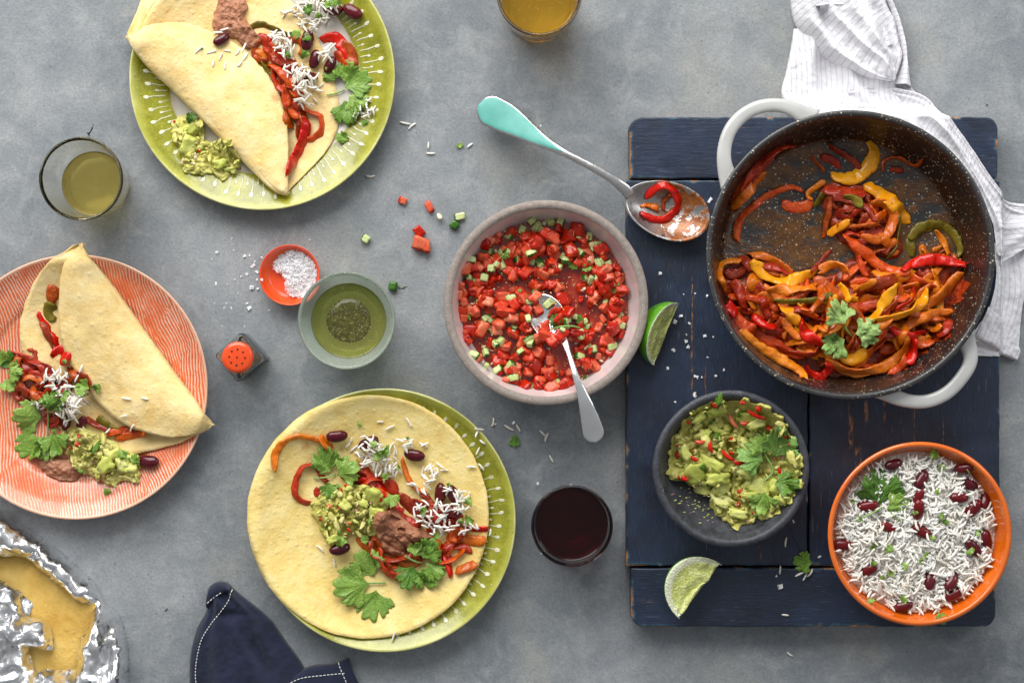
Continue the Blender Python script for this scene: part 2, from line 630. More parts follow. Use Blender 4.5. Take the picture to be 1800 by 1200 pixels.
def glossy_food(name, stops, rough=(.12, .35), bump=1.2, coat=.5, size=9.0, streak=None, sss=0.0, grain_=None):
    """wet, oily cooked vegetable: colour mottled by noise and by the piece"""
    M = Mat(name, coat=coat * .6, coat_rough=.07, spec=.25)
    n = M.noise(size, 5, .65)
    f = M.math('ADD', M.math('ADD', M.math('MULTIPLY', n, .5), M.math('MULTIPLY', M.noise(size * 4, 2, .5), .28)), M.math('MULTIPLY', M.rnd, .22))
    col = M.ramp(f, stops)
    wr_ = None
    if grain_:
        uv = M.node('ShaderNodeUVMap', uv_map='UVMap')
        wr_ = M.noise(3.0, 4, .65, vec=M.node('ShaderNodeVectorMath', {0: M.scaled(uv, .16, 1, 1), 1: M.node('ShaderNodeCombineXYZ', [M.math('MULTIPLY', M.rnd, 300.0)])}, operation='ADD'))
        col = M.mix(M.math('MULTIPLY', M.step(wr_, .50, .66), .45), col, M.ramp(n, [(.3, grain_[0]), (.7, grain_[1])]))
    if streak:
        col = M.mix(M.math('MULTIPLY', M.step(M.noise(6, 5, .7), .52, .68), streak[1]), col, streak[0])
    M.set(color=col, rough=M.ramp(M.noise(4, 4, .6), [(.35, rough[0]), (.65, rough[1])]),
          normal=chain_bump(M, ([(wr_, 2.4 * bump)] if wr_ else []) + [(M.noise(6, 3, .6), bump), (M.noise(1.7, 3, .6), .35 * bump)]))
    if sss:
        M.set(sss=sss, sss_scale=.003, sss_rad=(1, .4, .2))
    return M.m


def m_leaf(name, dark, mid, light):
    M = Mat(name, rough=.42, coat=.15, coat_rough=.25)
    n = M.noise(16, 3, .6)
    f = M.math('ADD', M.math('MULTIPLY', n, .6), M.math('MULTIPLY', M.rnd, .4))
    col = M.ramp(f, [(.2, lin(*dark)), (.5, lin(*mid)), (.8, lin(*light))])
    vein = M.voro(9, feature='DISTANCE_TO_EDGE')
    vm = M.step(vein, .09, .02)
    col = M.mix(M.math('MULTIPLY', vm, .3), col, lin(*light))
    M.set(color=col, normal=chain_bump(M, [(M.math('MULTIPLY', vm, -1.0), .8), (M.noise(4, 3, .6), .8)]), trans=0.0)
    tr = M.t.nodes.new('ShaderNodeBsdfTranslucent')
    M.put(tr.inputs[0], col)
    mx = M.t.nodes.new('ShaderNodeMixShader')
    mx.inputs[0].default_value = .22
    M.t.links.new(M.b.outputs[0], mx.inputs[1])
    M.t.links.new(tr.outputs[0], mx.inputs[2])
    M.t.links.new(mx.outputs[0], M.out.inputs[0])
    return M.m


def m_metal(name, col, rough, brush=0.0):
    M = Mat(name, metal=1.0, rough=rough, color=col)
    if brush:
        M.set(rough=M.ramp(M.noise(8, 5, .7), [(.3, rough * .8), (.7, min(1, rough * 1.5))]), normal=chain_bump(M, [(M.noise(14, 3, .5), brush)]))
    return M.m


def m_glass(name, col=(1, 1, 1, 1), rough=0.0, ior=1.48, rip=0.0):
    M = Mat(name, trans=1.0, rough=rough, ior=ior, color=col)
    if rip:
        M.set(normal=chain_bump(M, [(M.noise(9, 2, .5), rip)]))
    return M.m


def m_cloth_white():
    M = Mat('white_striped_linen', rough=.9, sheen=.2)
    uv = M.node('ShaderNodeUVMap', uv_map='UVMap')
    x = M.node('ShaderNodeSeparateXYZ', [uv], out=0)
    wv = M.math('FRACT', M.math('DIVIDE', x, 8.6))
    d = M.math('ABSOLUTE', M.math('SUBTRACT', wv, .5))
    st = M.math('MULTIPLY', M.step(d, .14, .05), M.ramp(M.noise(3, 2, .5), [(.3, .4), (.6, .9)]))
    base = M.ramp(M.noise(30, 3, .6), [(.3, lin(220, 219, 223)), (.7, lin(232, 231, 235))])
    col = M.mix(M.math('MULTIPLY', st, .6), base, lin(176, 174, 182))
    wf = M.noise(1.3, 2, .5)
    M.set(color=col, normal=chain_bump(M, [(M.noise(16, 4, .6), 2.4), (M.math('MULTIPLY', st, 1.0), -.4 if False else .35), (wf, .3)]))
    return M.m


def m_cloth_blue():
    M = Mat('navy_cotton', rough=.95, sheen=.12)
    n = M.noise(22, 4, .6)
    wf = M.noise(1.3, 2, .6)
    col = M.ramp(n, [(.3, lin(13, 19, 40)), (.7, lin(22, 31, 58))])
    col = M.mix(.35, col, M.ramp(wf, [(.3, 0.0), (.7, 1.0)]), 'OVERLAY')
    M.set(color=col, normal=chain_bump(M, [(n, 1.4), (wf, .6)]))
    return M.m


MAT = {}
MAT['table'] = m_table()
MAT['tortilla'] = m_tortilla(0)
MAT['tortilla_flat'] = m_tortilla(1)
MAT['tortilla_foil'] = m_tortilla(2)
g_o = (lin(204, 78, 8), lin(228, 122, 32))
g_r = (lin(156, 30, 6), lin(208, 74, 16))
MAT['red'] = glossy_food('red_pepper_flesh', [(.25, lin(118, 20, 5)), (.5, lin(170, 38, 8)), (.75, lin(202, 68, 16))], streak=(lin(96, 24, 8), .4), rough=(.14, .34), coat=.7, grain_=g_r)
MAT['red_bright'] = glossy_food('bright_red_pepper_skin', [(.25, lin(160, 10, 4)), (.6, lin(200, 22, 6)), (.8, lin(214, 48, 14))], rough=(.08, .2), bump=.6, coat=.4, streak=(lin(196, 60, 16), .35))
MAT['red_orange'] = glossy_food('red_orange_pepper_flesh', [(.25, lin(168, 36, 3)), (.5, lin(206, 70, 6)), (.75, lin(224, 104, 18))], streak=(lin(160, 28, 4), .45), rough=(.14, .34), coat=.8, grain_=g_o)
MAT['orange'] = glossy_food('orange_pepper_flesh', [(.25, lin(190, 78, 6)), (.5, lin(218, 112, 10)), (.75, lin(232, 144, 30))], streak=(lin(184, 60, 8), .5), bump=1.0, rough=(.14, .34), coat=.8, grain_=(lin(192, 84, 12), lin(234, 156, 56)))
MAT['yellow'] = glossy_food('yellow_orange_pepper_skin', [(.25, lin(206, 116, 10)), (.5, lin(230, 150, 16)), (.75, lin(238, 172, 36))], rough=(.08, .22), bump=.6, streak=(lin(206, 96, 14), .4), coat=.35)
MAT['olive'] = glossy_food('green_pepper_cooked', [(.25, lin(78, 66, 12)), (.5, lin(112, 102, 22)), (.75, lin(140, 122, 40))], streak=(lin(146, 74, 16), .5), rough=(.1, .25), coat=.4)
MAT['dark'] = glossy_food('caramelised_onion', [(.25, lin(104, 18, 3)), (.5, lin(150, 38, 6)), (.75, lin(186, 74, 18))], streak=(lin(66, 14, 6), .5), bump=1.6, rough=(.14, .34), coat=.8, grain_=(lin(110, 36, 14), lin(186, 104, 56)))
MAT['brown'] = glossy_food('charred_pepper', [(.25, lin(140, 42, 3)), (.5, lin(190, 78, 8)), (.75, lin(210, 108, 22))], streak=(lin(96, 30, 8), .35), bump=1.4, rough=(.14, .34), coat=.8, grain_=(lin(128, 54, 16), lin(206, 132, 60)))
MAT['brown_mass'] = glossy_food('saucy_onion_mass', [(.3, lin(110, 24, 3)), (.5, lin(168, 58, 8)), (.7, lin(204, 96, 20))], rough=(.15, .4), bump=2.2, coat=.6, size=7)
MAT['leaf'] = m_leaf('coriander_leaf', (88, 134, 34), (134, 172, 64), (172, 202, 102))
MAT['leaf_pale'] = m_leaf('coriander_leaf_pale', (118, 166, 70), (154, 192, 100), (184, 212, 132))
MAT['leaf_dark'] = m_leaf('coriander_leaf_dark', (56, 100, 22), (94, 142, 38), (134, 172, 66))
MAT['stem'] = Mat('coriander_stem', rough=.35, color=lin(132, 168, 88)).m


def m_rice():
    M = Mat('cooked_rice', rough=.38, coat=.2, coat_rough=.2, sss=.45, sss_scale=.0022, sss_rad=(1, .9, .8))
    M.set(color=M.ramp(M.math('ADD', M.math('MULTIPLY', M.noise(5, 3, .6), .5), M.math('MULTIPLY', M.rnd, .5)),
                       [(.2, lin(222, 215, 200)), (.6, lin(238, 234, 224)), (.9, lin(246, 243, 236))]),
          normal=chain_bump(M, [(M.noise(2, 2, .5), .3)]))
    return M.m


MAT['rice'] = m_rice()
MAT['bean'] = glossy_food('kidney_bean_skin', [(.25, lin(44, 6, 14)), (.5, lin(78, 10, 22)), (.75, lin(104, 20, 30))], rough=(.12, .25), bump=.3, coat=.6)
MAT['bean_red'] = glossy_food('kidney_bean_skin_red', [(.25, lin(70, 5, 10)), (.5, lin(96, 10, 16)), (.75, lin(122, 20, 24))], rough=(.12, .25), bump=.3, coat=.6)
MAT['refried'] = glossy_food('refried_beans', [(.25, lin(130, 80, 56)), (.5, lin(164, 110, 82)), (.75, lin(190, 140, 112))], rough=(.3, .55), bump=1.9, coat=.1, size=14)
MAT['tomato'] = glossy_food('tomato_dice_flesh', [(.2, lin(150, 16, 5)), (.42, lin(192, 34, 14)), (.56, lin(208, 72, 40)), (.74, lin(226, 136, 100))], rough=(.1, .22), bump=1.2, coat=.35, size=12)
MAT['tomato_skin'] = glossy_food('tomato_skin', [(.2, lin(138, 14, 4)), (.5, lin(178, 32, 8)), (.8, lin(206, 70, 26))], rough=(.08, .18), bump=.5, coat=.4)
MAT['tomato_pink'] = glossy_food('tomato_pale_flesh', [(.2, lin(196, 52, 26)), (.5, lin(214, 92, 60)), (.8, lin(230, 148, 116))], rough=(.12, .25), bump=.9, coat=.6)
MAT['cucumber'] = glossy_food('cucumber_flesh', [(.2, lin(160, 180, 96)), (.5, lin(190, 204, 134)), (.8, lin(214, 222, 172))], rough=(.12, .25), bump=.5, coat=.5, sss=.15)
MAT['cucumber_skin'] = glossy_food('cucumber_skin', [(.2, lin(28, 62, 16)), (.6, lin(52, 98, 26)), (.85, lin(98, 140, 58))], rough=(.15, .3), bump=.5)
MAT['onion'] = glossy_food('white_onion', [(.2, lin(206, 182, 150)), (.6, lin(226, 206, 176)), (.9, lin(238, 226, 204))], rough=(.15, .3), bump=.4)
MAT['guac'] = glossy_food('avocado_mash', [(.25, lin(156, 154, 62)), (.5, lin(198, 194, 104)), (.75, lin(222, 214, 150))], rough=(.25, .45), bump=1.6, coat=.35, size=8, streak=(lin(206, 166, 116), .45))
MAT['avocado'] = glossy_food('avocado_flesh', [(.25, lin(160, 172, 66)), (.5, lin(198, 202, 100)), (.75, lin(224, 220, 150))], rough=(.2, .4), bump=1.2, coat=.4, size=16)
MAT['onion_red'] = glossy_food('red_onion', [(.2, lin(120, 40, 62)), (.5, lin(168, 100, 110)), (.8, lin(214, 180, 176))], rough=(.15, .3), bump=.4)
MAT['steel'] = m_metal('brushed_steel', (.62, .61, .60, 1), .24, .25)
MAT['silver'] = m_metal('polished_steel', (.80, .80, .80, 1), .16, .15)
MAT['salt'] = Mat('sea_salt', rough=.25, color=lin(238, 238, 240), sss=.3, sss_scale=.002, sss_rad=(1, 1, 1)).m


# ------------------------------------------------------------------ table
V = [(-2600, -2200, 0), (2600, -2200, 0), (2600, 2200, 0), (-2600, 2200, 0), (-2600, -2200, -60), (2600, -2200, -60), (2600, 2200, -60), (-2600, 2200, -60)]
F = [(0, 1, 2, 3), (7, 6, 5, 4), (0, 4, 5, 1), (1, 5, 6, 2), (2, 6, 7, 3), (3, 7, 4, 0)]
tag(add('table_surface', V, F, MAT['table'], origin=(0, 0, 0), smooth=False), 'mottled grey stone table top under everything', None, None, 'structure')


# ------------------------------------------------------------------ board of navy planks
BZ = 44.0      # height of its top


def plank(parent, x0, y0, x1, y1, z0, z1, rads, vertical, seed, streaks=()):
    """rounded plank, px corners at its top; rads = corner radii tl, tr, br, bl"""
    a, b = P(x0, y1, z1), P(x1, y0, z1)
    X0, Y0, X1, Y1 = a[0], a[1], b[0], b[1]
    w, h = X1 - X0, Y1 - Y0
    pts = []
    for (cx, cy, r, a0) in ((X1, Y1, rads[1], 0), (X0, Y1, rads[0], 90), (X0, Y0, rads[3], 180), (X1, Y0, rads[2], 270)):
        sx, sy = (1 if a0 in (0, 270) else -1), (1 if a0 in (0, 90) else -1)
        ox, oy = cx - sx * r, cy - sy * r
        for k in range(9):
            t = math.radians(a0 + 90 * k / 8)
            pts.append((ox + r * math.cos(t), oy + r * math.sin(t)))
    # densify the long edges
    out = []
    for i, p in enumerate(pts):
        q = pts[(i + 1) % len(pts)]
        d = math.hypot(q[0] - p[0], q[1] - p[1])
        k = max(1, int(d / 14))
        for j in range(k):
            out.append((p[0] + (q[0] - p[0]) * j / k, p[1] + (q[1] - p[1]) * j / k))
    O = np.array(out)
    n = len(O)
    c = np.array([(X0 + X1) / 2, (Y0 + Y1) / 2])
    O = O + (vn(O[:, 0] / 16, O[:, 1] / 16, seed=seed) * .9)[:, None] * np.sign(O - c)
    nxt, prv = np.roll(O, -1, 0), np.roll(O, 1, 0)
    tn = nxt - prv
    nrm = np.stack([tn[:, 1], -tn[:, 0]], 1) / np.linalg.norm(tn, axis=1)[:, None]
    rings = [(0, z0), (0, z1 - 3), (.8, z1 - 1.0), (2.6, z1)]
    V, F = [], []
    for ins, z in rings:
        for p in O - nrm * ins:
            V.append((p[0], p[1], z))
    for k in range(3):
        for i in range(n):
            j = (i + 1) % n
            F.append((k * n + i, k * n + j, (k + 1) * n + j, (k + 1) * n + i))
    F.append(tuple(range(3 * n, 4 * n)))
    F.append(tuple(reversed(range(n))))
    o = add('plank', V, F, m_board(w, h, vertical, [(a_ - (x0 + x1) / 2, (y0 + y1) / 2 - c_, (y0 + y1) / 2 - b_, d_) for a_, b_, c_, d_ in streaks]), parent, origin=((X0 + X1) / 2, (Y0 + Y1) / 2, z0), smooth=False)
    HM.a[(HM.X > X0) & (HM.X < X1) & (HM.Y > Y0) & (HM.Y < Y1)] = z1
    return o


c0 = P(1430, 655, BZ)
board = thing('wooden_board', 'worn navy painted board of planks under the pan and two bowls', 'board', (c0[0], c0[1], 0))
tag(plank(board, 1107, 206, 1754, 314, 4, BZ, (22, 22, 4, 3), False, 1), 'end plank with rounded corners at the top of the board')
plank(board, 1101.5, 317, 1420, 994, 4, BZ, (3, 2, 2, 3), True, 2, [(1217, 485, 700, 2.2), (1240, 640, 705, 1.8), (1335, 950, 985, 3)])
plank(board, 1423, 317, 1757.5, 994, 4, BZ, (2, 3, 3, 2), True, 3, [(1607, 700, 790, 2.4), (1497, 700, 790, 5), (1524, 700, 745, 4), (1556, 690, 745, 3), (1510, 780, 870, 7)])
tag(plank(board, 1109, 998, 1751, 1101, 4, BZ, (3, 4, 24, 24), False, 4), 'end plank with rounded corners at the foot of the board')
for k, (bx0, by0, bx1, by1) in enumerate(((1125, 225, 1740, 290), (1125, 1015, 1735, 1080))):
    a, b = P(bx0, by1, 0), P(bx1, by0, 0)
    V = [(a[0], a[1], 0), (b[0], a[1], 0), (b[0], b[1], 0), (a[0], b[1], 0), (a[0], a[1], 4), (b[0], a[1], 4), (b[0], b[1], 4), (a[0], b[1], 4)]
    add('batten', V, [(0, 3, 2, 1), (4, 5, 6, 7), (0, 1, 5, 4), (1, 2, 6, 5), (2, 3, 7, 6), (3, 0, 4, 7)], m_board(700, 60, False), board, smooth=False)


# ------------------------------------------------------------------ plates, bowls, pan
def vessel(name, label, cat, px, py, rpx, zb, ztop, prof, mat, group=None, n=120, wob=0.0, seed=0, part=None, hm=True):
    """prof in fractions of radius and u of height above zb: outside foot -> rim -> inside centre"""
    c = P(px, py, ztop)
    r = rpx * (H - ztop) / H
    V, F = lathe([(a * r, zb + z) for a, z in prof], c[0], c[1], n, wob, seed)
    t = thing(name, label, cat, (c[0], c[1], zb), group)
    o = add(part or 'body', V, F, mat, t, origin=(c[0], c[1], zb))
    if hm:
        i = max(range(len(prof)), key=lambda k: prof[k][1])
        ins = sorted([(a * r, zb + z) for a, z in prof[i:]])
        HM.bowl(c[0], c[1], ins)
    return t, c[0], c[1], r


plate_prof = bez([(0, 3), (.55, 3), (.57, 0), (.62, 0), (.64, 5), (.80, 17), (.93, 27), (.988, 37), (1.0, 42), (.992, 43.5), (.972, 40.5), (.9, 31), (.82, 24.5), (.735, 17), (.70, 12), (.66, 10.5), (.5, 10), (0, 10)], 60)
plate_prof[0] = (0, 3)
plate_prof[-1] = (0, 10)
g1, g1x, g1y, g1r = vessel('dinner_plate', 'lime green rimmed plate with folded taco at the top', 'plate', 461, 135.5, 233.5, 0, 43, plate_prof, m_green_plate(233.5 * .987), 'lime green plates', wob=.004, part='plate_body')
g2, g2x, g2y, g2r = vessel('dinner_plate', 'lime green rimmed plate mostly covered by an open tortilla', 'plate', 676, 914, 231, 0, 43, plate_prof, m_green_plate(231 * .987), 'lime green plates', wob=.004, seed=2, part='plate_body')
op, opx, opy, opr = vessel('dinner_plate', 'orange plate with brushed cream lines at the left', 'plate', 133, 680, 232.5, 0, 43, plate_prof, m_orange_plate(232.5 * .987), wob=.004, seed=3, part='plate_body')

# salsa bowl: thick grey brown stoneware, pale pink glaze inside
Mx = Mat('raw_stoneware', rough=.75)
n_ = Mx.noise(9, 5, .7)
cs = Mx.ramp(n_, [(.3, lin(128, 116, 108)), (.7, lin(156, 145, 137))])
cs = Mx.mix(Mx.step(Mx.voro(7), .13, .06), cs, lin(206, 200, 194))
Mx.set(color=cs, normal=chain_bump(Mx, [(n_, .8), (Mx.noise(2, 2, .5), .4)]))
MAT['stoneware'] = Mx.m
Mx = Mat('pale_pink_glaze', rough=.3, coat=.3, coat_rough=.15)
Mx.set(color=Mx.ramp(Mx.noise(50, 5, .6), [(.3, lin(196, 182, 180)), (.7, lin(216, 204, 202))]), normal=chain_bump(Mx, [(Mx.noise(60, 2, .5), 2)]))
MAT['pink_glaze'] = Mx.m
sb, sbx, sby, sbr = vessel('salsa_bowl', 'wide grey stoneware bowl of tomato salsa in the middle', 'bowl', 959.5, 532, 180, 0, 112,
                           bez([(0, 4), (.5, 4), (.52, 0), (.6, 2), (.8, 30), (.95, 80), (1.0, 105), (.998, 111), (.965, 113), (.925, 111.5), (.918, 108)], 40), MAT['stoneware'], wob=.006, seed=5, part='outer_wall')
inner = bez([(.918, 108), (.90, 95), (.84, 60), (.72, 30), (.55, 16), (.3, 13), (0, 12)], 30)
inner[-1] = (0, 12)
V, F = lathe([(a * sbr, z) for a, z in inner], sbx, sby, 120, .006, 5)
add('inner_glaze', V, F, MAT['pink_glaze'], sb, origin=(sbx, sby, 0))
HM.bowl(sbx, sby, sorted([(a * sbr, z) for a, z in inner]))

# dark stone bowl of guacamole on the board
Mx = Mat('charcoal_stone', rough=.5)
n_ = Mx.noise(14, 6, .7)
cs = Mx.ramp(n_, [(.35, lin(44, 45, 50)), (.6, lin(64, 66, 73)), (.8, lin(96, 98, 106))])
cs = Mx.mix(Mx.step(Mx.noise(26, 4, .7), .64, .72), cs, lin(128, 130, 138))
Mx.set(color=cs, rough=Mx.ramp(n_, [(.3, .38), (.7, .6)]), normal=chain_bump(Mx, [(n_, 1.2), (Mx.noise(2, 2, .5), .5)]))
MAT['stone'] = Mx.m
gb, gbx, gby, gbr = vessel('guacamole_bowl', 'dark charcoal stone bowl of guacamole standing on the board', 'bowl', 1285, 823, 138, BZ, BZ + 84,
                           bez([(0, 4), (.45, 4), (.48, 0), (.58, 1), (.82, 28), (.97, 68), (1.0, 80), (.985, 86), (.94, 87), (.90, 82), (.87, 70), (.80, 45), (.66, 25), (.45, 15), (0, 12)], 60)[:-1] + [(0, 12)], MAT['stone'], wob=.008, seed=7, part='bowl_body')

# orange rice bowl
Mx = Mat('orange_enamel', rough=.25, coat=.7, coat_rough=.08)
n_ = Mx.noise(60, 4, .6)
Mx.set(color=Mx.ramp(n_, [(.3, lin(214, 92, 12)), (.7, lin(228, 112, 22))]), normal=chain_bump(Mx, [(Mx.noise(30, 3, .5), 1.0)]))
MAT['orange_enamel'] = Mx.m
rb, rbx, rby, rbr = vessel('rice_bowl', 'glossy orange bowl full of white rice and beans', 'bowl', 1617, 938, 161, BZ, BZ + 100,
                           bez([(0, 4), (.42, 4), (.44, 0), (.54, 0), (.8, 34), (.95, 78), (1.0, 97), (.995, 101), (.972, 102), (.95, 98), (.90, 72), (.78, 40), (.55, 18), (0, 12)], 60)[:-1] + [(0, 12)], MAT['orange_enamel'], wob=.004, seed=8, part='bowl_body')

# little orange salt dish
Mx = Mat('orange_red_plastic', rough=.3, coat=.3, coat_rough=.1, sss=.2, sss_scale=.003, sss_rad=(1, .4, .1))
Mx.set(color=Mx.ramp(Mx.noise(30, 3, .5), [(.3, lin(222, 66, 16)), (.7, lin(232, 82, 24))]))
MAT['dish'] = Mx.m
sd, sdx, sdy, sdr = vessel('salt_dish', 'small orange red dish holding a heap of flaky salt', 'dish', 509, 483.5, 53.5, 0, 30,
                           [(0, 1), (.55, 0), (.6, 1), (.85, 14), (.97, 27), (1.0, 30), (.985, 31), (.955, 29.5), (.9, 20), (.78, 9), (.6, 5), (0, 4)], MAT['dish'], wob=.003, part='dish_body', n=72)

# the wide pan
Mx = Mat('speckled_nonstick', rough=.4, coat=.25, coat_rough=.2)
Mx.co
pr = Mx.math('POWER', Mx.math('ADD', Mx.math('MULTIPLY', Mx.node('ShaderNodeSeparateXYZ', [Mx.raw], out=0), Mx.node('ShaderNodeSeparateXYZ', [Mx.raw], out=0)),
                              Mx.math('MULTIPLY', Mx.node('ShaderNodeSeparateXYZ', [Mx.raw], out=1), Mx.node('ShaderNodeSeparateXYZ', [Mx.raw], out=1))), .5)
base = Mx.ramp(Mx.noise(40, 4, .6), [(.3, lin(34, 33, 34)), (.7, lin(56, 55, 56))])
sauce_n = Mx.noise(48, 5, .65, vec=Mx.scaled(Mx.co, .6, 1.3, 1))
sauce = Mx.math('MULTIPLY', Mx.step(sauce_n, .40, .55), Mx.step(pr, 236, 200))
wall_band = Mx.math('MULTIPLY', Mx.math('MULTIPLY', Mx.step(pr, 192, 206), Mx.step(pr, 236, 226)), .75)  # darker brown band round the wall of the lining
cs = Mx.mix(Mx.math('MULTIPLY', sauce, .85), base, Mx.ramp(Mx.noise(18, 4, .7), [(.3, lin(66, 36, 8)), (.7, lin(124, 78, 18))]))
cs = Mx.mix(wall_band, cs, Mx.ramp(Mx.noise(30, 4, .6), [(.35, lin(20, 15, 15)), (.65, lin(44, 20, 14))]))
spk = Mx.math('MAXIMUM', Mx.step(Mx.voro(9), .20, .12), Mx.step(Mx.voro(5), .21, .12))
spk = Mx.math('MULTIPLY', spk, Mx.step(Mx.noise(14, 3, .6), .40, .56))
cs = Mx.mix(Mx.math('MULTIPLY', spk, .75), cs, lin(224, 210, 180))
Mx.set(color=cs, rough=Mx.ramp(sauce, [(0, .42), (1, .14)]), normal=chain_bump(Mx, [(sauce, .8), (Mx.noise(10, 4, .7), .7)]))
MAT['nonstick'] = Mx.m
Mx = Mat('pale_grey_enamel', rough=.28, coat=.5, coat_rough=.1)
Mx.set(color=Mx.ramp(Mx.noise(40, 3, .5), [(.3, lin(176, 176, 174)), (.7, lin(190, 190, 187))]))
MAT['enamel'] = Mx.m
PZ = BZ + 4
pan, pnx, pny, pnr = vessel('casserole_pan', 'wide dark speckled pan with two pale grey handles on the board', 'pan', 1494.5, 448, 254, PZ, PZ + 106,
                            bez([(.955, 98), (.975, 103), (.99, 106.5), (1.0, 108), (.992, 110.5), (.975, 110.5), (.958, 106), (.945, 96), (.905, 50), (.86, 20), (.82, 10), (.76, 7.5), (.4, 7), (0, 7)], 60)[:-1] + [(0, 7)], MAT['nonstick'], part='nonstick_lining', n=160)
V, F = lathe([(0, PZ), (.80 * pnr, PZ), (.86 * pnr, PZ + 8), (.915 * pnr, PZ + 40), (.958 * pnr, PZ + 92), (.972 * pnr, PZ + 103), (.99 * pnr, PZ + 106)], pnx, pny, 160)
add('outer_wall', V, F, MAT['enamel'], pan, origin=(pnx, pny, PZ))


def tube(path, wid, thk, nsec=12, power=2.4, twist=None, up=None, caps=True):
    """sweep a flat oval section along path (n,3); wid/thk half sizes per point"""
    path = np.asarray(path, float)
    n = len(path)
    wid = np.broadcast_to(wid, (n,)).astype(float)
    thk = np.broadcast_to(thk, (n,)).astype(float)
    tw = np.zeros(n) if twist is None else np.broadcast_to(twist, (n,))
    t = np.gradient(path, axis=0)
    t /= np.linalg.norm(t, axis=1)[:, None] + 1e-9
    upv = np.array([0, 0, 1.0])
    side = np.cross(t, upv)
    side /= np.linalg.norm(side, axis=1)[:, None] + 1e-9
    nr = np.cross(side, t)
    a = np.linspace(0, 2 * math.pi, nsec, endpoint=False)
    ca = np.sign(np.cos(a)) * np.abs(np.cos(a)) ** (2 / power)
    sa = np.sign(np.sin(a)) * np.abs(np.sin(a)) ** (2 / power)
    V = []
    for i in range(n):
        c, s = math.cos(tw[i]), math.sin(tw[i])
        sd_, un = side[i] * c + nr[i] * s, nr[i] * c - side[i] * s
        V.append(path[i] + np.outer(ca * wid[i], sd_) + np.outer(sa * thk[i], un))
    V = np.vstack(V)
    F = grid_faces(n, nsec, False, True)
    if caps:
        F.append(tuple(range(nsec)))
        F.append(tuple(reversed(range((n - 1) * nsec, n * nsec))))
    return V, F


for pts, w in (([(1292, 338), (1276, 300), (1273, 265), (1283, 230), (1306, 203), (1340, 187), (1382, 188), (1432, 212)], 1),
               ([(1545, 680), (1580, 700), (1622, 706), (1660, 693), (1690, 664), (1706, 630), (1694, 585)], 1)):
    hz = PZ + 86
    q = crv([P(x, y, hz) for x, y in pts], 44)
    q = q[np.hypot(q[:, 0] - pnx, q[:, 1] - pny) > .925 * pnr + 1]
    s = np.linspace(-1, 1, len(q))
    wd = 11.5 + 9 * np.abs(s) ** 5
    V, F = tube(q, wd, 7.5, 14, 2.8)
    dv = V[:, :2] - [pnx, pny]
    rv = np.hypot(dv[:, 0], dv[:, 1])
    V[:, :2] = [pnx, pny] + dv * (np.maximum(rv, .946 * pnr) / rv)[:, None]
    add('handle', V, F, MAT['enamel'], pan)
    HM.stamp(V)


# ------------------------------------------------------------------ glasses
MAT['glass'] = m_glass('clear_glass', (.99, .995, .985, 1), rip=.15, ior=1.22)
MAT['glass_green'] = Mat('pale_green_glass', trans=.80, rough=.10, ior=1.3, color=lin(226, 236, 226)).m
MAT['glass_smoke'] = m_glass('smoky_glass', (.92, .90, .90, 1), rip=.15, ior=1.25)


def liquid(name, col, ior=1.34, trans=1.0):
    M = Mat(name, color=col, trans=trans, rough=.02, ior=ior)
    return M.m


def tumbler(label, px, py, rpx, h, base_k, wall, fill, gm, lm, facets=0, lname='drink', group=None, name='drinking_glass', thickbase=9):
    c = P(px, py, h)
    r = rpx * (H - h) / H
    b = r * base_k
    t = thing(name, label, 'glass', (c[0], c[1], 0), group)
    outer = [(0, 1), (b * .9, 0), (b, 3)] + [(b + (r - b) * k ** .8, 3 + (h - 6) * k) for k in (.12, .25, .4, .55, .7, .85, .95)] + [(r, h - 1.5), (r - wall * .5, h)]
    inner = [(r - wall, h - 1.5)] + [(b + (r - b) * k ** .8 - wall, 3 + (h - 6) * k) for k in (.95, .85, .7, .55, .4, .25)] + [(b - wall - 1, thickbase + 3), (b - wall - 7, thickbase), (0, thickbase)]
    n = 84
    V, F = lathe(outer + inner, c[0], c[1], n)
    if facets:
        # flat faces pressed into the lower part of the wall
        d = V[:, :2] - c[:2]
        rr = np.hypot(d[:, 0], d[:, 1])
        th = np.arctan2(d[:, 1], d[:, 0])
        k = np.cos(math.pi / facets) / np.cos((th % (2 * math.pi / facets)) - math.pi / facets)
        w = np.clip((h * .34 - V[:, 2]) / (h * .16), 0, 1)
        k = 1 + (k - 1) * w
        V[:, :2] = c[:2] + d * k[:, None]
    add('glass_body', V, F, gm, t, origin=(c[0], c[1], 0))
    # drink: a closed body that reaches a hair into the wall
    zs = np.linspace(thickbase - .25, fill, 9)

    def ri(z):
        k = max(0.0, (z - 3) / (h - 6))
        v = b + (r - b) * k ** .8 - wall + .3
        return v
    pr = [(0, zs[0])] + [(min(ri(z), b - wall - 7 + (z - zs[0]) * 2.3 + .3), z) for z in zs]
    pr[-1] = (pr[-1][0], fill + 2.4)
    pr += [(pr[-1][0] - 1.0, fill + 1.0), (pr[-1][0] - 3.0, fill + .1), (pr[-1][0] - 5, fill), (pr[-1][0] * .5, fill), (0, fill)]
    V, F = lathe(pr, c[0], c[1], n)
    if facets:
        d = V[:, :2] - c[:2]
        th = np.arctan2(d[:, 1], d[:, 0])
        k = np.cos(math.pi / facets) / np.cos((th % (2 * math.pi / facets)) - math.pi / facets)
        w = np.clip((h * .34 - V[:, 2]) / (h * .16), 0, 1)
        V[:, :2] = c[:2] + d * (1 + (k - 1) * w)[:, None]
    add(lname, V, F, lm, t, origin=(c[0], c[1], 0))
    return t, c, r


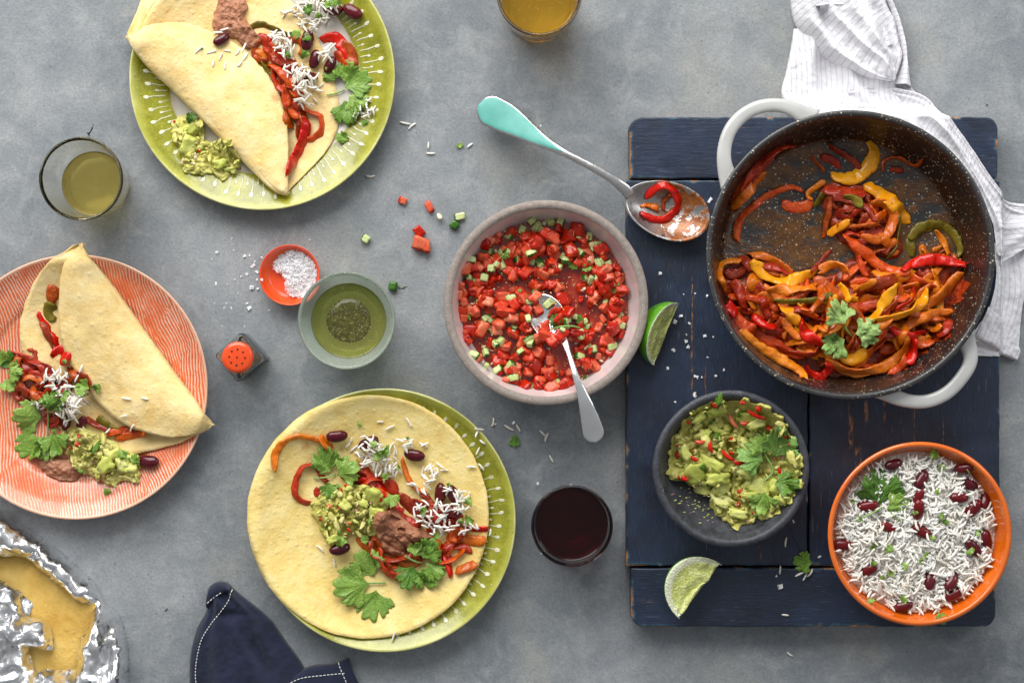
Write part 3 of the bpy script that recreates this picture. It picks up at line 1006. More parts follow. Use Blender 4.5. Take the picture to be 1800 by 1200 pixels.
MAT['bubble'] = Mat('drink_bubble', rough=.1, color=lin(224, 210, 150), trans=.6, ior=1.1).m
L1 = liquid('pale_gold_drink', lin(240, 222, 128), 1.3, .8)
t1, c1, r1 = tumbler('faceted clear tumbler with a little pale gold drink at the left', 141.5, 314, 73.5, 160, .74, 4.2, 58, MAT['glass'], L1, facets=9, thickbase=14)
L2 = liquid('amber_drink', lin(224, 178, 56), 1.3, .7)
t2, c2, r2 = tumbler('round clear tumbler with amber drink cut by the top edge', 948, -12, 75.5, 160, .80, 5, 96, MAT['glass_smoke'], L2, thickbase=12)
L3 = Mat('dark_red_wine', color=lin(84, 3, 12), rough=.03, trans=.9, ior=1.34).m
t3, c3, r3 = tumbler('smoky tumbler of dark red wine left of the board', 1005.5, 924, 72, 112, .80, 4.5, 82, MAT['glass_smoke'], L3, thickbase=9)
L4 = liquid('green_oil', lin(206, 208, 112), 1.3, .8)
# wide flared glass of greenish drink that leans over the salt dish
h4 = 92
c4 = P(609, 563, h4)
r4 = 86 * (H - h4) / H
t4 = thing('glass_bowl', 'pale green flared glass bowl of bubbly yellow green drink beside the salt dish', 'bowl', (c4[0], c4[1], 0))
pr = [(0, 1), (40, 0), (48, 2)] + [(48 + (r4 - 48) * k ** .75, 2 + (h4 - 4) * k) for k in (.1, .2, .35, .5, .65, .8, .92)] + [(r4, h4 - 1), (r4 - 2, h4 + .8)]
pr += [(r4 - 4.6, h4 - 1)] + [(48 + (r4 - 48) * k ** .75 - 4.5, 2 + (h4 - 4) * k) for k in (.92, .8, .65, .5, .35, .2)] + [(43, 12), (36, 8), (30, 8), (0, 8)]
V, F = lathe(pr, c4[0], c4[1], 96)
add('glass_body', V, F, MAT['glass_green'], t4, origin=(c4[0], c4[1], 0))
pr = [(0, 7.7), (36, 7.7), (43.4, 12)] + [(48 + (r4 - 48) * k ** .75 - 4.1, 2 + (h4 - 4) * k) for k in (.2, .3, .4, .5)]
ztop4 = pr[-1][1]
_r = pr[-1][0]
pr[-1] = (_r, ztop4 + 2)
pr += [(_r - 1.2, ztop4 + .8), (_r - 3.5, ztop4), (30, ztop4), (0, ztop4)]
V, F = lathe(pr, c4[0], c4[1], 96)
add('drink', V, F, L4, t4, origin=(c4[0], c4[1], 0))
bV, bF = ICO1
parts = []
for k in range(420):
    a = R.rand() * 6.283
    rr = 40 * math.sqrt(R.rand()) if R.rand() < .8 else 52 + 3 * R.randn()
    s_ = .5 + .8 * R.rand() ** 2
    parts.append((bV * s_ + [c4[0] + rr * math.cos(a), c4[1] + rr * math.sin(a), ztop4 + (.9 if rr < 37 else -.2)], bF, 0))
V, F, fm = join(parts)
tag(add('bubbles', V, F, MAT['bubble'], t4), kind='stuff')
Mx = Mat('steeped_dark_herb', rough=.12, coat=.5)
Mx.set(color=Mx.ramp(Mx.noise(7, 5, .7), [(.3, lin(48, 50, 10)), (.6, lin(84, 84, 22)), (.8, lin(132, 124, 36))]), normal=chain_bump(Mx, [(Mx.voro(3.5), -.8)]))
MAT['herb_dark'] = Mx.m
V, F = lathe([(0, ztop4 - 8), (35, ztop4 - 8), (39, ztop4 - 4), (38, ztop4 + .3), (30, ztop4 + .9), (0, ztop4 + 1.2)], c4[0], c4[1], 72, .05, 4)
add('steeped_herbs', V, F, MAT['herb_dark'], t4)
for (tt, cc, rad, zt, num, sp) in ((t1, c1, r1 * .62, 58, 26, .35), (t2, c2, r2 * .7, 96, 22, .9)):
    parts = []
    for k in range(num):
        a = R.rand() * 6.283
        rr = rad * sp * math.sqrt(R.rand())
        parts.append((bV * (.7 + .7 * R.rand()) + [cc[0] + rr * math.cos(a), cc[1] + rr * math.sin(a), zt - .1], bF, 0))
    V, F, fm = join(parts)
    tag(add('bubbles', V, F, MAT['bubble'], tt), kind='stuff')

# ------------------------------------------------------------------ salt shaker: square glass pot, round orange cap
hs = 96
cs_ = P(418, 628, hs + 8)
sx0, sy0 = cs_[0] - 1.0, cs_[1] + 0.0
shk = thing('pepper_shaker', 'square glass shaker with a round orange red cap', 'shaker', (sx0, sy0, 0))


def rsq(half, rad, z, ang, n=6):
    out = []
    for k, (ax, ay) in enumerate(((1, 1), (-1, 1), (-1, -1), (1, -1))):
        for j in range(n):
            t = math.radians(90 * k + 90 * j / (n - 1))
            x = ax * (half - rad) + rad * math.cos(t)
            y = ay * (half - rad) + rad * math.sin(t)
            out.append((sx0 + x * math.cos(ang) - y * math.sin(ang), sy0 + x * math.sin(ang) + y * math.cos(ang), z))
    return out


ang = math.radians(41)
rings = [rsq(h_, r_, z_, ang) for h_, r_, z_ in ((20, 5, 0), (30, 6, 0), (31, 6, 3), (31, 6, 72), (29, 7, 82), (23, 10, 90), (20, 12, 94), (18, 12, 94), (20, 10, 88), (26, 5, 80), (28, 5, 72), (28, 5, 8), (25, 5, 5), (10, 5, 5))]
V = [p for r_ in rings for p in r_]
nn = 24
F = grid_faces(len(rings), nn, False, True)
F = [tuple(reversed(f)) for f in F]
F += [tuple(range(nn))[::-1], tuple(range((len(rings) - 1) * nn, len(rings) * nn))]
add('glass_body', V, F, MAT['glass'], shk, origin=(sx0, sy0, 0))
rings = [rsq(h_, 4, z_, ang) for h_, z_ in ((22, 5.6), (27.4, 7), (27.4, 22), (22, 25))]
V = [p for r_ in rings for p in r_]
F = [tuple(reversed(f)) for f in grid_faces(4, nn, False, True)] + [tuple(range(nn))[::-1], tuple(range(3 * nn, 4 * nn))]
Mx = Mat('ground_pepper', rough=.9)
Mx.set(color=Mx.ramp(Mx.noise(1.6, 3, .7), [(.35, lin(50, 40, 34)), (.55, lin(110, 92, 76)), (.7, lin(170, 150, 126))]))
tag(add('ground_pepper', V, F, Mx.m, shk, origin=(sx0, sy0, 0)), kind='stuff')
V, F = lathe([(17.5, hs - 6), (26, hs - 6), (26.6, hs - 4), (26.6, hs + 5), (25.4, hs + 8), (20, hs + 9.2), (0, hs + 10)], sx0, sy0, 64)
cap = add('cap', V, F, MAT['dish'], shk, origin=(sx0, sy0, hs - 6))
MAT['hole'] = Mat('dark_hole', rough=.9, color=(.02, .012, .01, 1)).m
for k in range(9):
    a = math.radians(41 + 45 * k)
    rr = 0 if k == 8 else 13.5
    V, F = lathe([(1.6, hs + 9.3), (1.7, hs + 10.4 - rr * .03), (1.2, hs + 10.6 - rr * .03), (.9, hs + 10.0 - rr * .03), (0, hs + 9.9 - rr * .03)], sx0 + rr * math.cos(a), sy0 + rr * math.sin(a), 12)
    h_ = add('hole', V, F, MAT['hole'], cap)


# ------------------------------------------------------------------ spoons
def round_ends(wd, q, a=False, b=True):
    """narrow a sweep to a rounded end"""
    s = np.concatenate([[0], np.cumsum(np.linalg.norm(np.diff(q, axis=0), axis=1))])
    w = wd.copy()
    for on, dd in ((a, s), (b, s[-1] - s)):
        if on:
            R0 = float(np.interp(18, dd if dd[0] < dd[-1] else dd[::-1], wd if dd[0] < dd[-1] else wd[::-1]))
            m = dd < R0
            w[m] = np.minimum(w[m], np.sqrt(np.clip(R0 ** 2 - (R0 - dd[m]) ** 2, .2, None)))
    return w


def spoon_bowl(cx, cy, cz, a_len, b_wid, depth, ang, tiltx, mat, parent, egg=.18, name='spoon_bowl', th=1.8):
    """egg shaped bowl; ang = direction of its tip, tiltx = slope along that direction"""
    nr, na = 14, 56
    V = [(0, 0, -depth)]
    for i in range(1, nr + 1):
        q = i / nr
        for k in range(na):
            t = 2 * math.pi * k / na
            x = a_len * math.cos(t)
            y = b_wid * math.sin(t) * (1 - egg * math.cos(t))
            V.append((q * x, q * y, -depth * (1 - q ** 2.3)))
    F = [(0, 1 + k, 1 + (k + 1) % na) for k in range(na)]
    for i in range(nr - 1):
        for k in range(na):
            a = 1 + i * na + k
            b = 1 + i * na + (k + 1) % na
            F.append((a, a + na, b + na, b))
    V = np.array(V)
    M = rotm(0, 0, ang) @ rotm(0, -tiltx, 0)
    V = V @ M.T + [cx, cy, cz]
    o = add(name, V, F, mat, parent, solid=th)
    return o, V


Mx = Mat('sauce_smeared_steel', metal=1.0, rough=.25)
sn = Mx.noise(22, 5, .7)
sx_ = Mx.node('ShaderNodeSeparateXYZ', [Mx.raw if Mx.co else None], out=0)
msk = Mx.math('MULTIPLY', Mx.step(sn, .42, .50), Mx.step(sx_, -50, 10))
Mx.set(color=Mx.mix(msk, (.50, .48, .47, 1), Mx.ramp(Mx.noise(7, 4, .7), [(.3, lin(112, 56, 24)), (.7, lin(168, 104, 46))])), metal=Mx.math('SUBTRACT', 1.0, Mx.math('MULTIPLY', msk, .85)),
       rough=Mx.ramp(Mx.noise(10, 4, .6), [(.3, .2), (.7, .38)]), normal=chain_bump(Mx, [(msk, .3)]))
MAT['smeared'] = Mx.m

zc = BZ + 34
cA = P(1172, 369, zc)
spA = thing('serving_spoon', 'large steel serving spoon with a turquoise painted handle end', 'spoon', (cA[0], cA[1], BZ))
dirA = math.atan2(-(395 - 345), 1247 - 1100)
_, VA = spoon_bowl(cA[0], cA[1], zc, 75, 48, 26, dirA, math.radians(2), MAT['smeared'], spA, egg=-.10)
HM.stamp(VA)
q = crv([P(1108, 345, zc - 1), P(1098, 332, zc + 4), P(1075, 314, zc + 9), P(1030, 288, zc + 10), (*P(960, 252, zc + 2)[:2], zc + 2), (*P(900, 214, 50)[:2], 46), (*P(862, 195, 34)[:2], 36), (*P(841, 186, 30)[:2], 32)], 110)
s = np.linspace(0, 1, 110)
wd = round_ends(np.interp(s, [0, .05, .15, .40, .52, .7, .84, .95, 1], [9, 10, 7.5, 6.2, 9, 19, 27, 28, 28]), q)
tk = np.interp(s, [0, .1, .4, .6, 1], [2.5, 4.2, 4.6, 3.2, 2.6])
V, F = tube(q, wd, tk, 16, 2.2)
add('handle', V, F, MAT['steel'], spA)
HM.stamp(V)
Mx = Mat('turquoise_enamel', rough=.5, coat=0.0)
Mx.set(color=Mx.ramp(Mx.noise(30, 4, .6), [(.3, lin(84, 160, 150)), (.7, lin(102, 178, 166))]))
k0 = 48
q2 = q[k0:].copy()
q2[:, 2] += 0.9
V, F = tube(q2[:-1] if False else q2, np.maximum(wd[k0:] - 2.2, 1) * np.interp(np.linspace(0, 1, 62), [0, .12, 1], [.3, 1, 1]), tk[k0:], 16, 2.0)
# a faint ridge down the middle of the painted end
add('painted_handle_end', V, F, Mx.m, spA)

# small spoon lying in the salsa, filled below with the salsa
zs_ = 88
spB = thing('small_spoon', 'small plain steel spoon resting in the tomato salsa', 'spoon', (*P(1040, 760, 60)[:2], 60))
cB = P(964, 560, 66)
_, VB = spoon_bowl(cB[0], cB[1], 76, 46, 30, 12, math.radians(118), math.radians(-14), MAT['silver'], spB, egg=-.05)
HM.stamp(VB)
q = crv([P(982, 586, 76), P(990, 596, 82), P(1000, 622, 96), P(1012, 660, 112), P(1026, 700, 118), P(1037, 735, 116), P(1044, 762, 113), P(1048, 777, 112)], 90)
s = np.linspace(0, 1, 90)
wd = round_ends(np.interp(s, [0, .06, .2, .45, .6, .8, .93, 1], [8, 8, 4.6, 5.5, 9.5, 16, 19, 19]), q)
tk = np.interp(s, [0, .2, .5, 1], [2.2, 3.2, 2.4, 1.8])
V, F = tube(q, wd, tk, 16, 2.2)
add('handle', V, F, MAT['silver'], spB)


# ------------------------------------------------------------------ generic food
def PH(px, py, r=4):
    """photo pixel to the point of what lies there"""
    z = 30
    for _ in range(3):
        x, y, _z = P(px, py, z)
        z = HM.get(x, y, r, .7)
    return P(px, py, z)


def where(px, py, cx, cy, r):
    dx, dy = (px - cx) / r, (py - cy) / r
    if math.hypot(dx, dy) < .25:
        return 'middle'
    v = 'upper' if dy < -.3 else 'lower' if dy > .3 else ''
    h = 'left' if dx < -.3 else 'right' if dx > .3 else ''
    return (v + ' ' + h).strip() or 'middle'


def strip(pts, w, mat, label, group, zpx=None, thick=3.4, name='pepper_strip', cat='pepper strip', lift=0.0, taper=.75, seed=None, zref=60, stampit=True, sag=.55, parent=None):
    """a soft slice of pepper laid along photo points, draped over what is under it"""
    seed = R.randint(0, 9999) if seed is None else seed
    L = sum(math.hypot(b[0] - a[0], b[1] - a[1]) for a, b in zip(pts, pts[1:]))
    n = max(10, min(44, int(L / 3.2)))
    c = crv([P(x, y, zref)[:2] for x, y in pts], n)
    z = np.array([HM.get(x, y, max(2.0, w * .38), .8) for x, y in c])
    k = np.ones(5) / 5
    zz = np.convolve(np.pad(z, 2, 'edge'), k, 'valid')
    # stiff: bridges dips between supports
    hull = np.maximum.accumulate(zz - np.linspace(0, 1, n) * 0)
    z = np.maximum(zz * sag + (1 - sag) * np.minimum(np.maximum.accumulate(z), np.maximum.accumulate(z[::-1])[::-1]), zz - 1.5) + thick * .75 + lift
    s = np.linspace(0, 1, n)
    ns = vn(s * L / 26 + seed, 0, 0, seed)
    z = z + 1.2 * ns
    W = w / 2 * 1.12 * (1 - taper * .8 * np.abs(2 * s - 1) ** 18) * (.80 + .20 * np.sin(math.pi * np.clip(s * 1.1 - .05, 0, 1)) ** .5) * (1 + .20 * vn(s * L / 42 + seed * 1.7, 3, 0, seed))
    T = thick * .52 * (1 - .35 * np.abs(2 * s - 1) ** 10) * (1 + .25 * vn(s * L / 15, 5, 0, seed + 1))
    tw = 1.25 * vn(s * L / 60 + seed, 9, 0, seed + 2)
    path = np.column_stack([c, z])
    nsec = 14
    V, F = tube(path, W, T, nsec, 3.6, tw)
    # dish the underside so the strip reads as a curved slice of wall
    V = V.reshape(n, nsec, 3)
    a = np.linspace(0, 2 * math.pi, nsec, endpoint=False)
    V[:, :, 2] -= (np.cos(a) ** 2)[None, :] * (w * .17) * np.cos(tw)[:, None]
    end_j = R.randn(2) * 2.2
    V[0, :, :2] += end_j * np.cos(a)[:, None]
    V[-1, :, :2] -= end_j[::-1] * np.cos(a)[:, None]
    V = V.reshape(-1, 3)
    nz = vn(V[:, 0] / 5, V[:, 1] / 5, V[:, 2] / 5, seed)
    n2 = vn(V[:, 0] / 9, V[:, 1] / 9, 7, seed + 5)
    V = V + np.column_stack([n2 * 1.9, nz * 1.3, nz * 1.3 + n2 * 1.5])
    uv = np.column_stack([np.repeat(s * L, nsec), np.tile(np.cos(a), n) * np.repeat(W, nsec)])
    o = add(name, V, F, mat, parent, uv=uv)
    if parent is None:
        tag(o, label, cat, group)
    if stampit:
        for (x, y), zt, ww in zip(c, z, W):
            HM.disc(x, y, max(2, ww * .85), zt + thick * .6, 1.5)
    return o


def rice_mesh(k):
    n, m = 9, 7
    s = np.linspace(-1, 1, n)
    bend = [.3, 1.6, -1.2, .7, 2.6][k]
    Lh = [8.0, 9.4, 6.6, 10.2, 8.6][k]
    path = np.column_stack([s * Lh, bend * (s ** 2 - .3), 0 * s])
    rr = 1.85 * np.sqrt(np.clip(1 - np.abs(s) ** 3.2, 0.02, 1)) * (1 + .06 * np.sin(s * 5 + k))
    V, F = tube(path, rr * 1.05, rr * .92, m, 2.0)
    return mesh('rice_grain', V, F, MAT['rice'])


RICE = [rice_mesh(k) for k in range(5)]


def tilt_rot(x, y, ang, half, wid=2.0, mx=.7):
    c, s = math.cos(ang), math.sin(ang)
    z1 = HM.get(x + c * half, y + s * half, wid)
    z0 = HM.get(x - c * half, y - s * half, wid)
    zm = HM.get(x, y, wid)
    t = math.atan2(z1 - z0, 2 * half)
    t = max(-mx, min(mx, t))
    z = max((z1 + z0) / 2, zm)
    return z, t


def grain(px, py, ang, label='white cooked rice grain', group='rice grains', zref=None, sc=1.0, parent=None, into=None):
    x, y, _z = PH(px, py, 3)
    z, t = tilt_rot(x, y, ang, 7 * sc, 2.0, .4)
    kk, rx = R.randint(5), R.rand() * 6.28
    if into is not None:
        into.append((np.array([v.co[:] for v in RICE[kk].vertices]) / S @ rotm(rx, -t, ang).T * sc + [x, y, z + 1.9 * sc], [tuple(p.vertices) for p in RICE[kk].polygons], 0))
        o = None
    else:
        o = place('rice_grain', RICE[kk], (x, y, z + 1.9 * sc), (rx, -t, ang), sc, parent)
        tag(o, label, 'rice grain', group)
    for k in (-.75, -.25, .25, .75):
        HM.disc(x + math.cos(ang) * 8 * k * sc, y + math.sin(ang) * 8 * k * sc, 2.4, z + 3.4 * sc + math.sin(t) * 8 * k)
    return o


def rice_cluster(specs, total, label, group, mass_label):
    """patches of grains: the last laid, on top, are objects; those beneath are one mass"""
    todo = []
    for (cx, cy, rx, ry, n, rot) in specs:
        for _ in range(int(n * 1.25)):
            a, q = R.rand() * 6.283, R.rand() ** .6
            dx, dy = rx * q * math.cos(a), ry * q * math.sin(a)
            c, s = math.cos(rot), math.sin(rot)
            todo.append((cx + dx * c + dy * s, cy - dx * s + dy * c, R.rand() * 3.14))
    R.shuffle(todo)
    mass = []
    for g in todo[:-total]:
        grain(*g, into=mass)
    V, F, fm = join(mass)
    tag(add('rice_heap', V, F, MAT['rice']), mass_label, 'rice', None, 'stuff')
    for g in todo[-total:]:
        grain(*g, label=label, group=group)


def bean_mesh(mat, k):
    n, m = 15, 12
    s = np.linspace(-1, 1, n)
    path = np.column_stack([s * 17, 3.6 * (s ** 2) - 1.5, 0 * s])
    rr = 9.6 * np.clip(1 - np.abs(s) ** 2.6, 0.01, 1) ** .5
    V, F = tube(path, rr * (1.0 + .05 * k), rr * .80, m, 2.1)
    return mesh('kidney_bean', V, F, mat)


BEAN = [bean_mesh(MAT['bean'], 0), bean_mesh(MAT['bean'], 1), bean_mesh(MAT['bean_red'], 0)]


def bean(px, py, deg, label, group, k=0, sc=1.0, sink=0.0):
    x, y, _z = PH(px, py, 6)
    a = math.radians(deg)
    z, t = tilt_rot(x, y, a, 10 * sc, 4.0, .5)
    o = place('kidney_bean', BEAN[k], (x, y, z + 6.5 * sc - sink), (R.randn() * .3, -t, a), sc)
    tag(o, label, 'bean', group)
    for q in (-.6, 0, .6):
        HM.disc(x + math.cos(a) * 14 * q * sc, y + math.sin(a) * 14 * q * sc, 8.5 * sc, z + 13 * sc - sink, 7)
    return o


def leaflet(L, seed, lobes=3, curl=.18, serr=1.0):
    """fan shaped leaf blade from its stalk at the origin along +y; returns V,F"""
    nr, na = 9, 61
    th = np.linspace(-1.5, 1.5, na)
    a = np.abs(th)
    R_ = L * (1.0 - .12 * a ** 2) * .92
    for c0, w0, d0 in ((.48, .07, .26), (1.02, .07, .20)):
        R_ *= 1 - d0 * np.exp(-((a - c0) / w0) ** 2)
    # rounded teeth
    R_ *= 1 - serr * .11 * (1 - np.abs(np.sin(th * 8.0 + .3 * np.sin(th * 3 + seed)))) ** 1.2 - .04 * vn(th * 3, seed, 0, seed)
    R_ *= np.where(a > 1.35, 1 - (a - 1.35) * 1.3, 1)
    V = [(0, 0, 0)]
    for i in range(1, nr + 1):
        q = i / nr
        x = q * R_ * np.sin(th * (.45 + .40 * q)) * .86
        y = q * R_ * np.cos(th * (.45 + .40 * q)) * .95
        z = curl * L * (q ** 2) * (.35 * np.cos(th * 3 + seed) + .5 * vn(x / L * 2 + seed, y / L * 2, 0, seed)) + L * .05 * np.sin(th * 7 + seed) * q ** 2 * .6
        V += list(zip(x, y, z))
    V = np.array(V)
    F = [(0, 1 + k + 1, 1 + k) for k in range(na - 1)]
    for i in range(nr - 1):
        for k in range(na - 1):
            p = 1 + i * na + k
            F.append((p, p + 1, p + 1 + na, p + na))
    return V, F


def sprig(px, py, label, leaves, stem=None, z=None, mat='leaf', name='coriander_sprig', rise=3.0, group=None):
    """leaves: (px, py of the blade's foot, direction in degrees, length[, mat])"""
    x, y, _z = PH(px, py, 10)
    z0 = HM.get(x, y, 16, .85) if z is None else z
    x, y, _z = P(px, py, z0)
    t = thing(name, label, 'herb', (x, y, z0), group)
    stampV = []
    for i, lf in enumerate(leaves):
        lx, ly, deg, L = lf[:4]
        mm = lf[4] if len(lf) > 4 else mat
        sd = R.randint(0, 999)
        V, F = leaflet(L, sd, curl=.30)
        V[:, 1] += L * .14
        a = math.radians(deg - 90)
        V = V @ rotm(.12 * R.randn(), .18 * R.randn(), a).T
        b = P(lx, ly, z0)
        V = V + [b[0], b[1], 0]
        base = HM.sample(HM.a, V[:, 0], V[:, 1])
        ref = float(np.quantile(base, .75))
        V[:, 2] += ref * .6 + .4 * np.minimum(base, ref + 8) + rise + i * .8
        V[:, 2] = np.maximum(V[:, 2], base + .8)
        add('leaf', V, F, MAT[mm], t, solid=.5)
        stampV.append(V)
    if stem:
        q = [P(sx, sy, z0) for sx, sy in stem]
        q = crv([(p[0], p[1], HM.get(p[0], p[1], 2) + 3.5) for p in q], 22)
        V, F = tube(q, 1.5, 1.3, 8, 2.0)
        add('stem', V, F, MAT['stem'], t)
    for V in stampV:
        HM.stamp(V)
    return t


def herb_bit(px, py, L, label, group='chopped coriander bits', mat='leaf', deg=None, name='coriander_leaf', cat='herb', parent=None):
    deg = R.rand() * 360 if deg is None else deg
    x, y, _z = PH(px, py, 5)
    V, F = leaflet(L, R.randint(999), curl=.5, serr=.7)
    V = V - V.mean(0)
    V[:, 0] *= .6 + .4 * R.rand()
    V = V @ rotm(.3 * R.randn(), .3 * R.randn(), math.radians(deg)).T + [x, y, 0]
    b = HM.get(x, y, L * .5, .85)
    V[:, 2] = np.maximum(V[:, 2] + b + 2.2, HM.sample(HM.a, V[:, 0], V[:, 1]) + .5)
    o = add(name, V, F, MAT[mat], parent, solid=.5)
    if parent is None:
        tag(o, label, cat, group)
    HM.stamp(V)
    return o


def blob(pts, h, mat, amp=.35, size=14, seed=1, zref=45, power=.55, n=40, ring=14, bottom=None):
    """a spooned heap: outline in photo px, lumpy top"""
    c = crv([P(x, y, zref)[:2] for x, y in pts], n, True)
    ctr = c.mean(0)
    V = []
    for i in range(ring + 1):
        q = i / ring
        p = ctr + (c - ctr) * max(q, .001)
        jit = 1 + .06 * vn(c[:, 0] / 7, c[:, 1] / 7, 0, seed) * q
        p = ctr + (p - ctr) * jit[:, None]
        base = np.array([HM.get(a, b, 4, .6) for a, b in p])
        top = h * (1 - q ** 2.2) ** power
        nz = vn(p[:, 0] / size, p[:, 1] / size, 0, seed) + .55 * vn(p[:, 0] / size * 2.3, p[:, 1] / size * 2.3, 4, seed + 1)
        z = base * 1.0 + top * (1 + amp * nz) - (1.0 if q == 1 else 0)
        V += list(zip(p[:, 0], p[:, 1], z))
    V = np.array(V)
    F = [tuple(f[::-1]) for f in grid_faces(ring + 1, n, False, True)]
    V[:, 2] += 1.1 * vn(V[:, 0] / 4.5, V[:, 1] / 4.5, 3, seed) + .8 * vn(V[:, 0] / 2.4, V[:, 1] / 2.4, 5, seed)
    HM.stamp(V, 3)
    return V, F, c


# dice in a few shapes; each shape shares its mesh
def dice_mesh(name, k, mats, s=(8, 8, 7), cut=None, p=5.0, amp=.12):
    V, F = lump(k * 3 + 1, 1, 1, 1, ICO3 if p > 3 else ICO2, amp, 1.3, p)
    V = V * np.array(s) * .9
    if len(mats) > 1:
        fm = [1 if V[list(f)].mean(0)[0] > s[0] * .62 else 0 for f in F]
    else:
        fm = None
    return mesh(name, V, F, mats, True, fm)


TOM = [dice_mesh('tomato_piece', k, [MAT[m], MAT['tomato_skin']], s, p=q, amp=a_) for k, (m, s, q, a_) in enumerate([
    ('tomato', (12, 9, 6), 12, .16), ('tomato', (9, 11, 5.5), 9, .26), ('tomato_skin', (12, 9, 5), 12, .16), ('tomato_pink', (10, 8, 6), 12, .16), ('tomato', (14, 9, 5), 8, .3),
    ('tomato_skin', (12, 10, 5), 10, .26), ('tomato_pink', (13, 7, 6), 12, .2), ('tomato', (8, 7, 6), 12, .2)])]
CUC = [dice_mesh('cucumber_piece', k, [MAT['cucumber'], MAT['cucumber_skin']], s, p=9, amp=.08) for k, s in enumerate([(7.5, 7, 6), (9.5, 6, 5), (6.5, 10, 5.5)])]
ONI = [dice_mesh('onion_piece', k, [MAT['onion']], s, p=2, amp=.15) for k, s in enumerate([(5, 3, 2), (4, 4, 2.4), (6.5, 2.2, 2)])]


def chunk(meshes, name, px, py, label, cat, group, sc=1.0, r=6, hgt=9, tip=.5, sink=.0, parent=None, k=None, zr=45):
    x, y, _z = PH(px, py, r)
    z = HM.get(x, y, r * .7, .7)
    k = R.randint(len(meshes)) if k is None else k
    o = place(name, meshes[k], (x, y, z + hgt * .5 * sc - sink), (tip * R.randn(), tip * R.randn(), R.rand() * 6.28), sc, parent)
    if parent is None:
        tag(o, label, cat, group)
    HM.disc(x, y, r * sc, z + hgt * .85 * sc - sink, 3)
    return o


# ------------------------------------------------------------------ peppers in the pan
def filler(poly, n, mats, wr, lr, label, group, zref, name='onion_strand', cat='onion strand', seed=3, thick=2.6, curlk=.9):
    rs = np.random.RandomState(seed)
    poly = np.array(poly, float)
    lo, hi = poly.min(0), poly.max(0)
    k = 0
    while k < n:
        x, y = lo + rs.rand(2) * (hi - lo)
        if not inpoly(np.array([x]), np.array([y]), poly)[0]:
            continue
        a = rs.rand() * 6.283
        L = lr[0] + rs.rand() * (lr[1] - lr[0])
        b = curlk * rs.randn()
        pts = []
        px_, py_ = x, y
        for j in range(5):
            pts.append((px_, py_))
            a2 = a + b * j / 2
            px_ += L / 4 * math.cos(a2)
            py_ += L / 4 * math.sin(a2)
        if not inpoly(np.array([px_]), np.array([py_]), poly)[0]:
            continue
        m = mats[rs.randint(len(mats))]
        lab = label(x, y, m) if callable(label) else label
        strip(pts, wr[0] + rs.rand() * (wr[1] - wr[0]), MAT[m], lab, group, thick=thick, zref=zref, name=name, cat=cat, seed=int(rs.randint(9999)))
        k += 1


WORD = dict(red='red', red_bright='bright red', red_orange='red orange', orange='orange', yellow='yellow orange', olive='olive green', dark='dark caramelised', brown='browned')


def pan_label(kind):
    return lambda x, y, m: '%s %s in the %s part of the pan' % (WORD[m], kind, where(x, y, 1476, 455, 200))


mid_poly = [(1448, 325), (1530, 330), (1575, 385), (1585, 450), (1510, 445), (1462, 405)]
low_poly = [(1264, 480), (1290, 458), (1330, 452), (1400, 478), (1470, 480), (1500, 450), (1580, 470), (1690, 465), (1685, 520), (1650, 590), (1590, 640), (1500, 660), (1420, 652), (1330, 606), (1282, 545)]
for nm_, pl_, hh_ in (('lower', low_poly, 15), ('middle', mid_poly, 13)):
    V, F, _c = blob(pl_, hh_, MAT['brown_mass'], .6, 9, 21, 60, n=110, ring=22)
    tag(add('cooked_onion_mass', V, F, MAT['brown_mass']), 'soft mass of cooked onion and sauce under the %s heap of peppers' % nm_, 'onion mass', None, 'stuff')
filler(low_poly, 105, ['red_orange', 'brown', 'red_orange', 'orange', 'orange', 'red', 'orange', 'yellow'], (11, 20), (55, 125), pan_label('pepper strip'), 'cooked strips heaped in the pan', 70, 'pepper_strip', 'pepper strip', 3, 3.2, .45)
filler(mid_poly, 26, ['dark', 'red', 'brown', 'red_orange'], (8, 15), (25, 45), pan_label('pepper strip'), 'cooked strips heaped in the pan', 70, 'pepper_strip', 'pepper strip', 4)
filler([(1630, 400), (1690, 420), (1690, 480), (1610, 470)], 8, ['dark', 'brown', 'orange'], (8, 14), (20, 36), pan_label('pepper strip'), 'cooked strips heaped in the pan', 70, 'pepper_strip', 'pepper strip', 5)

